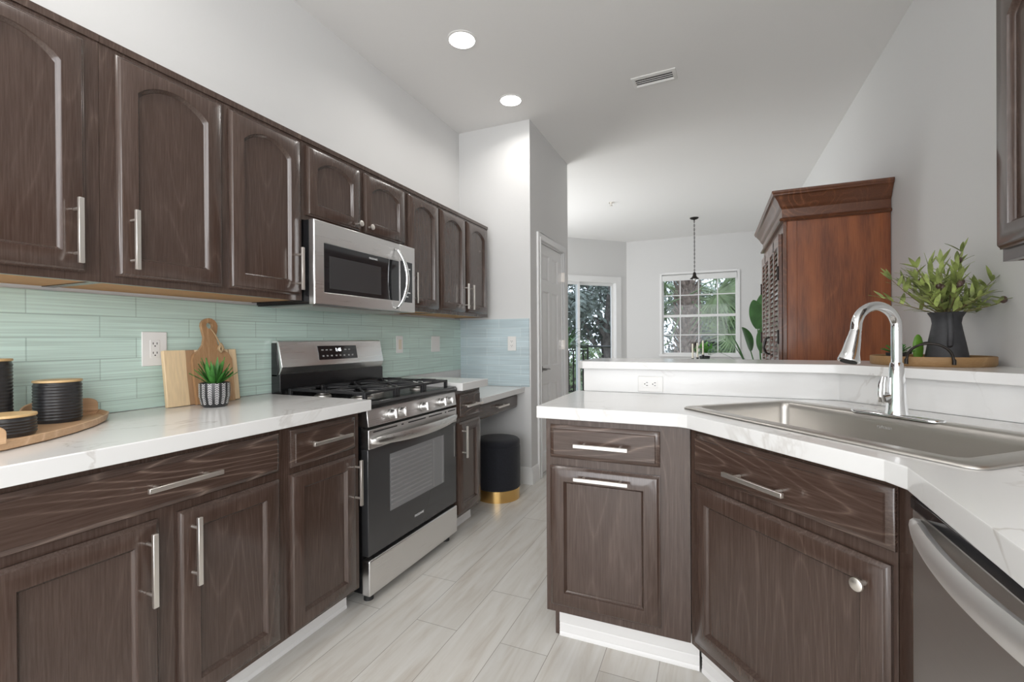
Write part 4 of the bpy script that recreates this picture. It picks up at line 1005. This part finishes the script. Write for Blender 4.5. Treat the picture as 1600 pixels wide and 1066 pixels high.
# crown: stacked profile loops on three sides
def crown(zs):
    g = G(); L = []
    for o_, z in zs: L.append([(-o_, -o_, z), (AD, -o_, z), (AD, AW+o_, z), (-o_, AW+o_, z)])
    g.loops(L, True, True); return g
crown([(.018, 1.922), (.026, 1.930), (.018, 1.943), (.008, 1.948), (.008, 2.000), (.012, 2.003), (.016, 2.010), (.020, 2.014), (.024, 2.022), (.034, 2.045), (.050, 2.068), (.056, 2.078), (.064, 2.081), (.066, 2.092), (.070, 2.096), (.070, 2.108), (.062, 2.112)]).obj('crown_moulding', 'cherry_h', ar)
for k, (y0, y1) in enumerate(((.052, .599), (.601, 1.148))):
    g = G(); z0, z1 = .095, 1.855; xf = -.022
    s = .055; mid = (y0+y1)/2
    g.box(xf, -.001, y0, y0+s, z0, z1); g.box(xf, -.001, y1-s, y1, z0, z1); g.box(xf, -.001, mid-.024, mid+.024, z0, z1)
    g.box(xf, -.001, y0+s, y1-s, z0, z0+.09); g.box(xf, -.001, y0+s, y1-s, z1-.075, z1); g.box(xf, -.001, y0+s, y1-s, .93, 1.00)
    fr = g.obj('door', 'cherry_h', ar, .002)
    g = G()
    for ya, yb in ((y0+s, mid-.024), (mid+.024, y1-s)):
        for za, zb in ((z0+.09, .93), (1.0, z1-.075)):
            n = int((zb-za)/.034)
            for i in range(n):
                z = za+.006+i*(zb-za)/n
                g.add([(-.017, ya, z), (-.017, yb, z), (-.006, yb, z+.032), (-.006, ya, z+.032), (-.021, ya, z+.003), (-.021, yb, z+.003), (-.010, yb, z+.035), (-.010, ya, z+.035)], [(0, 1, 2, 3), (7, 6, 5, 4), (0, 4, 5, 1), (3, 2, 6, 7), (0, 3, 7, 4), (1, 5, 6, 2)])
    g.obj('louvres', 'louvre', fr)
    yy = y0-.004 if k == 0 else y1+.004
    for z in (.35, 1.18, 1.60):
        G().cyl((-.026, yy, z-.035), (-.026, yy, z+.035), .006, n=10).sphere((-.026, yy, z+.04), .007, 8).sphere((-.026, yy, z-.04), .007, 8).obj('hinge', 'bronze', fr)
    yp = (y1-.028 if k == 0 else y0+.028)
    pts = [(-.022, yp, 1.05), (-.045, yp, 1.06), (-.060, yp, 1.10), (-.052, yp, 1.14), (-.045, yp, 1.17), (-.022, yp, 1.18)]
    G().tube(pts, .007, 8).obj('handle', 'bronze', fr)

# ================================================================== DINING AREA
tb = thing('dining_table', 'dining table seen just over the bar ledge under the pendant', 'table', (-.22, 7.25, 0))
g = G(); g.lathe([(0, .745), (.56, .745), (.57, .755), (.57, .772), (.56, .78), (0, .78)], 48); g.obj('tabletop', 'oak_plain', tb)
g = G(); g.lathe([(.30, 0), (.28, .03), (.06, .08), (.05, .40), (.07, .65), (.20, .744)], 24); g.obj('pedestal', 'oak_plain', tb)
for i, (x, y, hh, nm) in enumerate(((-.245, 6.86, .320, 'left of the three cream candles in black holders on the dining table'), (-.185, 6.92, .330, 'middle of the three cream candles in black holders on the dining table'), (-.115, 6.98, .365, 'right and tallest of the three cream candles in black holders'))):
    o = thing('candlestick', nm, 'candle', (x, y, .78), 0, 'candles in black holders'); k0 = hh-.20
    G().lathe([(0, 0), (.035, 0), (.035, .006), (.008, .012), (.007, k0-.05), (.012, k0-.04), (.017, k0-.03), (.017, k0), (0, k0)], 16).obj('holder', 'matte_black', o)
    G().lathe([(0, k0), (.0115, k0), (.0105, hh), (0, hh)], 12).obj('candle', 'candle', o)
bp = thing('potted_plant', 'bushy bright green plant in dark pot beside the candles', 'plant', (-.10, 7.50, .78))
G().lathe([(0, 0), (.05, 0), (.06, .01), (.075, .13), (.07, .13), (0, .11)], 24).obj('pot', 'pot_dark', bp)
g = G(); random.seed(5)
for k in range(150):
    a = random.uniform(0, 2*PI); el = random.uniform(.05, 1.5); rr = random.uniform(.03, .12)
    rr *= 1.45; b0 = Vector((math.cos(a)*math.cos(el)*rr, math.sin(a)*math.cos(el)*rr, .15+rr*.9*math.sin(el)))
    blade(g, b0, (math.cos(a)*math.cos(el)+random.uniform(-.4, .4), math.sin(a)*math.cos(el), math.sin(el)), .060, .020, .5, 4, .0008)
g.obj('foliage', 'leaf4', bp)
# bird of paradise plant beside the armoire
bo = thing('floor_plant', 'large leafy floor plant standing just beyond the armoire', 'plant', (.56, 6.1, 0))
G().lathe([(0, 0), (.14, 0), (.15, .01), (.18, .34), (.17, .34), (.16, .30), (0, .30)], 32).obj('pot', 'pot_dark', bo)
g = G(); gs = G()
def paddle(basep, tip, ln, wd, fac):
    gs.tube([Vector(basep), (Vector(basep)+Vector(tip))/2+Vector((0, 0, .08)), Vector(tip)], [.012, .009, .006], 8)
    d = (Vector(tip)-Vector(basep)).normalized(); d = Vector((d.x*1.0, d.y, d.z+.9)).normalized()
    side = Vector(fac).normalized(); nn = 12; p = Vector(tip); b = len(g.v)
    for i in range(nn+1):
        t = i/nn; wv = max(.001, wd*math.sin(PI*(.04+.95*t))**.6); nm = side.cross(d).normalized()
        g.v += [p-side*wv+nm*.15*wv, p-side*wv*.5+nm*.03*wv, p.copy(), p+side*wv*.5+nm*.03*wv, p+side*wv+nm*.15*wv]
        d = (d+Vector((d.x*.1, 0, -.06))).normalized(); p = p+d*ln/nn
    for i in range(nn):
        for k in range(4): g.f.append([b+i*5+k, b+i*5+k+1, b+(i+1)*5+k+1, b+(i+1)*5+k]); g.s.append(True)
paddle((0, 0, .3), (-.07, -.03, 1.28), .34, .10, (.85, .45, 0))
paddle((0, 0, .3), (-.14, .02, 1.02), .30, .085, (.5, .8, .2))
paddle((0, 0, .3), (.02, .05, 1.35), .38, .11, (.9, -.2, 0))
paddle((0, 0, .3), (-.02, -.08, 1.00), .30, .08, (.9, .3, .1))
paddle((0, 0, .3), (.10, .08, 1.15), .34, .10, (.7, -.5, 0))
for k, (dx, dz_, ll) in enumerate(((-.55, .85, .62), (-.75, .62, .66), (-.9, .5, .60), (-.42, 1.0, .55), (-.30, 1.1, .50))):
    blade(g, (-.10-.02*k, -.02*k, .78), (dx, .05*k, dz_), ll, .022, .55, 9, .001)
gs.obj('stalks', 'leaf2', bo)
o = g.obj('leaves', 'leaf2', bo)
# strap-leaf plant by the glass door
sp = thing('strap_leaf_plant', 'arching strap-leaved plant in front of the sliding glass door', 'plant', (-2.02, 6.70, 0))
G().lathe([(0, 0), (.11, 0), (.12, .01), (.14, .26), (.13, .26), (0, .24)], 28).obj('pot', 'pot_dark', sp)
G().tube([(0, 0, .2), (.02, 0, .6), (0, .02, 1.0)], [.02, .016, .014], 8).obj('trunk', 'stem', sp)
g = G()
for k in range(40):
    a = 2*PI*k/40*7.3; el = random.uniform(.4, 1.3)
    blade(g, (0, .02, 1.0), (math.cos(a)*math.cos(el), math.sin(a)*math.cos(el), math.sin(el)), random.uniform(.38, .55), .014, 1.15, 9, .001)
g.obj('leaves', 'leaf2', sp)

# ================================================================== OUTSIDE
o = B(-30, 30, 8.8, 60, -3.2, -3.0).obj('lawn', 'grass'); tag(o, None, None, kind='structure'); o.name = 'floor_outside'
# balcony beyond the glass door
bn = Vector((math.cos(AR-PI/2), math.sin(AR-PI/2), 0))     # candidate outward normal
if bn.y < 0: bn = -bn
def bayp(x, dist, z): p = AB+(AE-AB).normalized()*x+bn*dist; return Vector((p.x, p.y, z))
bl_ = thing('balcony', 'dark metal railed balcony outside the sliding glass door', 'balcony', (0, 0, 0))
P = [bayp(-.05, .16, 0), bayp(3.2, .16, 0), bayp(3.2, 1.45, 0), bayp(-.05, 1.45, 0)]
G().prism([(p.x, p.y) for p in P], -.14, -.02).obj('deck', 'deck', bl_)
g = G(); g.tube([bayp(0, 1.38, 1.02), bayp(3.1, 1.38, 1.02)], .042, 8); g.tube([bayp(0, 1.38, .93), bayp(3.1, 1.38, .93)], .012, 8); g.tube([bayp(0, 1.38, .08), bayp(3.1, 1.38, .08)], .015, 8)
g.tube([bayp(0, .16, 1.02), bayp(0, 1.38, 1.02)], .022, 8)
g.obj('rail', 'bronze', bl_)
g = G()
for k in range(28): q_ = k*.115; g.tube([bayp(q_, 1.38, .08), bayp(q_, 1.38, .93)], .016, 6)
for k in (0, 13, 26): g.tube([bayp(k*.115, 1.38, -.02), bayp(k*.115, 1.38, 1.02)], .02, 8)
g.obj('balusters', 'bronze', bl_)
# cabbage palm outside the window
pm = thing('palm_tree', 'cabbage palm with rough boot-covered trunk outside the back window', 'tree', (-.50, 10.9, -3.0))
g = G(); g.lathe([(.24, 0), (.20, .4), (.18, 2.0), (.18, 4.3), (.21, 5.2), (.12, 5.5)], 20); g.obj('trunk', 'bark', pm)
g = G(); random.seed(3)
for k in range(150):
    z = 3.3+2.1*k/150; a = k*2.4; r = .16
    d = Vector((math.cos(a)*.5, math.sin(a)*.5, .8)); blade(g, (r*math.cos(a), r*math.sin(a), z), d, .26, .05, -.1, 4, .02)
g.obj('boots', 'bark', pm)
def fan(g, gs, base, dirv, stalk, rad, n=26):
    dirv = Vector(dirv).normalized(); hubp = Vector(base)+dirv*stalk+Vector((0, 0, -.12*stalk)); gs.tube([base, (Vector(base)+hubp)/2+Vector((0, 0, .1)), hubp], [.02, .016, .012], 6)
    side = dirv.cross(Vector((0, 0, 1))).normalized(); upv = side.cross(dirv).normalized()
    for i in range(n):
        a = -2.2+4.4*i/(n-1); d = (dirv*math.cos(a)+side*math.sin(a)*1.0+upv*random.uniform(-.15, .15)).normalized()
        blade(g, hubp, d, rad*random.uniform(.8, 1.05), .018, .55, 5, .001, flatv=d.cross(upv))
g = G(); gs = G()
for k in range(18):
    a = PI*(-.12)+PI*1.24*k/17; el = random.uniform(-.5, .8)
    fan(g, gs, (.1*math.cos(a), .1*math.sin(a), 5.05), (math.cos(a)*math.cos(el), math.sin(a)*math.cos(el), math.sin(el)), random.uniform(.5, .9), random.uniform(.7, .95))
def flat_fan(hub, rad, a0, a1, n=30, tilt=.0):
    for i in range(n):
        a = a0+(a1-a0)*i/(n-1); d = Vector((math.cos(a), random.uniform(-.10, .10)+tilt, math.sin(a))).normalized()
        blade(g, hub, d, rad*random.uniform(.85, 1.08), .016, .12, 5, .001, flatv=Vector((-math.sin(a), .2, math.cos(a))))
for hub, rad, a0, a1 in (((.60, -.95, 5.08), .95, -2.3, 1.0), ((-.75, -.8, 4.75), .8, 1.9, 5.0), ((.95, -.6, 4.30), .75, -3.4, .3), ((-.55, -.7, 3.95), .7, 2.2, 5.2)):
    flat_fan(Vector(hub), rad, a0, a1); gs.tube([(0, -.1, 5.1), (hub[0]*.6, hub[1]*.6, hub[2]+.15), hub], [.02, .015, .010], 6)
gs.obj('leaf_stalks', 'frond', pm); g.obj('fronds', 'frond', pm)
# leafy trees farther out, each its own
def leafy(name, label, loc, h, cr, n, mt, seed, lsz=.10):
    random.seed(seed); t = thing(name, label, 'tree', loc, 0)
    g = G(); g.tube([(0, 0, 0), (.1, .05, h*.4), (-.05, .1, h*.75), (.1, 0, h)], [.22, .17, .12, .05], 10)
    cl = []
    for k in range(12):
        a = random.uniform(0, 2*PI); e_ = Vector((math.cos(a)*cr*random.uniform(.4, .9), math.sin(a)*cr*random.uniform(.4, .9), h*random.uniform(.45, 1.1))); cl.append(e_)
        b_ = Vector((0, .05, h*random.uniform(.3, .8))); g.tube([b_, (b_+e_)/2+Vector((0, 0, .2)), e_], [.07, .05, .02], 6)
    g.obj('trunk', 'trunk', t)
    g = G()
    for k in range(n):
        c = random.choice(cl)+Vector((random.gauss(0, 1), random.gauss(0, 1), random.gauss(0, .7)))*cr*.24
        d = Vector((random.uniform(-1, 1), random.uniform(-1, 1), random.uniform(-1, 1))).normalized(); s = d.orthogonal().normalized()
        l = lsz*random.uniform(.7, 1.4); i0 = len(g.v); g.v += [c-d*l, c+s*l*.4, c+d*l, c-s*l*.4]; g.f.append([i0, i0+1, i0+2, i0+3]); g.s.append(False)
    g.obj('foliage', mt, t)
leafy('oak_tree', 'dark leafy tree seen through the right pane of the glass door', (-3.0, 14.4, -3), 5.9, 1.5, 4600, 'tree', 11)
leafy('oak_tree', 'leafy tree seen through the narrow left pane of the glass door', (-7.4, 19.8, -3), 6.6, 1.8, 8000, 'tree', 12)
leafy('shrub_tree', 'lower green tree behind the balcony rail', (-3.5, 11.7, -3), 3.5, .75, 2600, 'frond', 13, .06)
leafy('background_tree', 'broad tree filling the view behind the palm through the window', (1.4, 16.3, -3), 5.7, 1.6, 8000, 'frond', 14, .10)
leafy('background_tree', 'tree behind and left of the palm through the window', (-.3, 23.5, -3), 5.8, 1.9, 6500, 'tree', 15, .12)
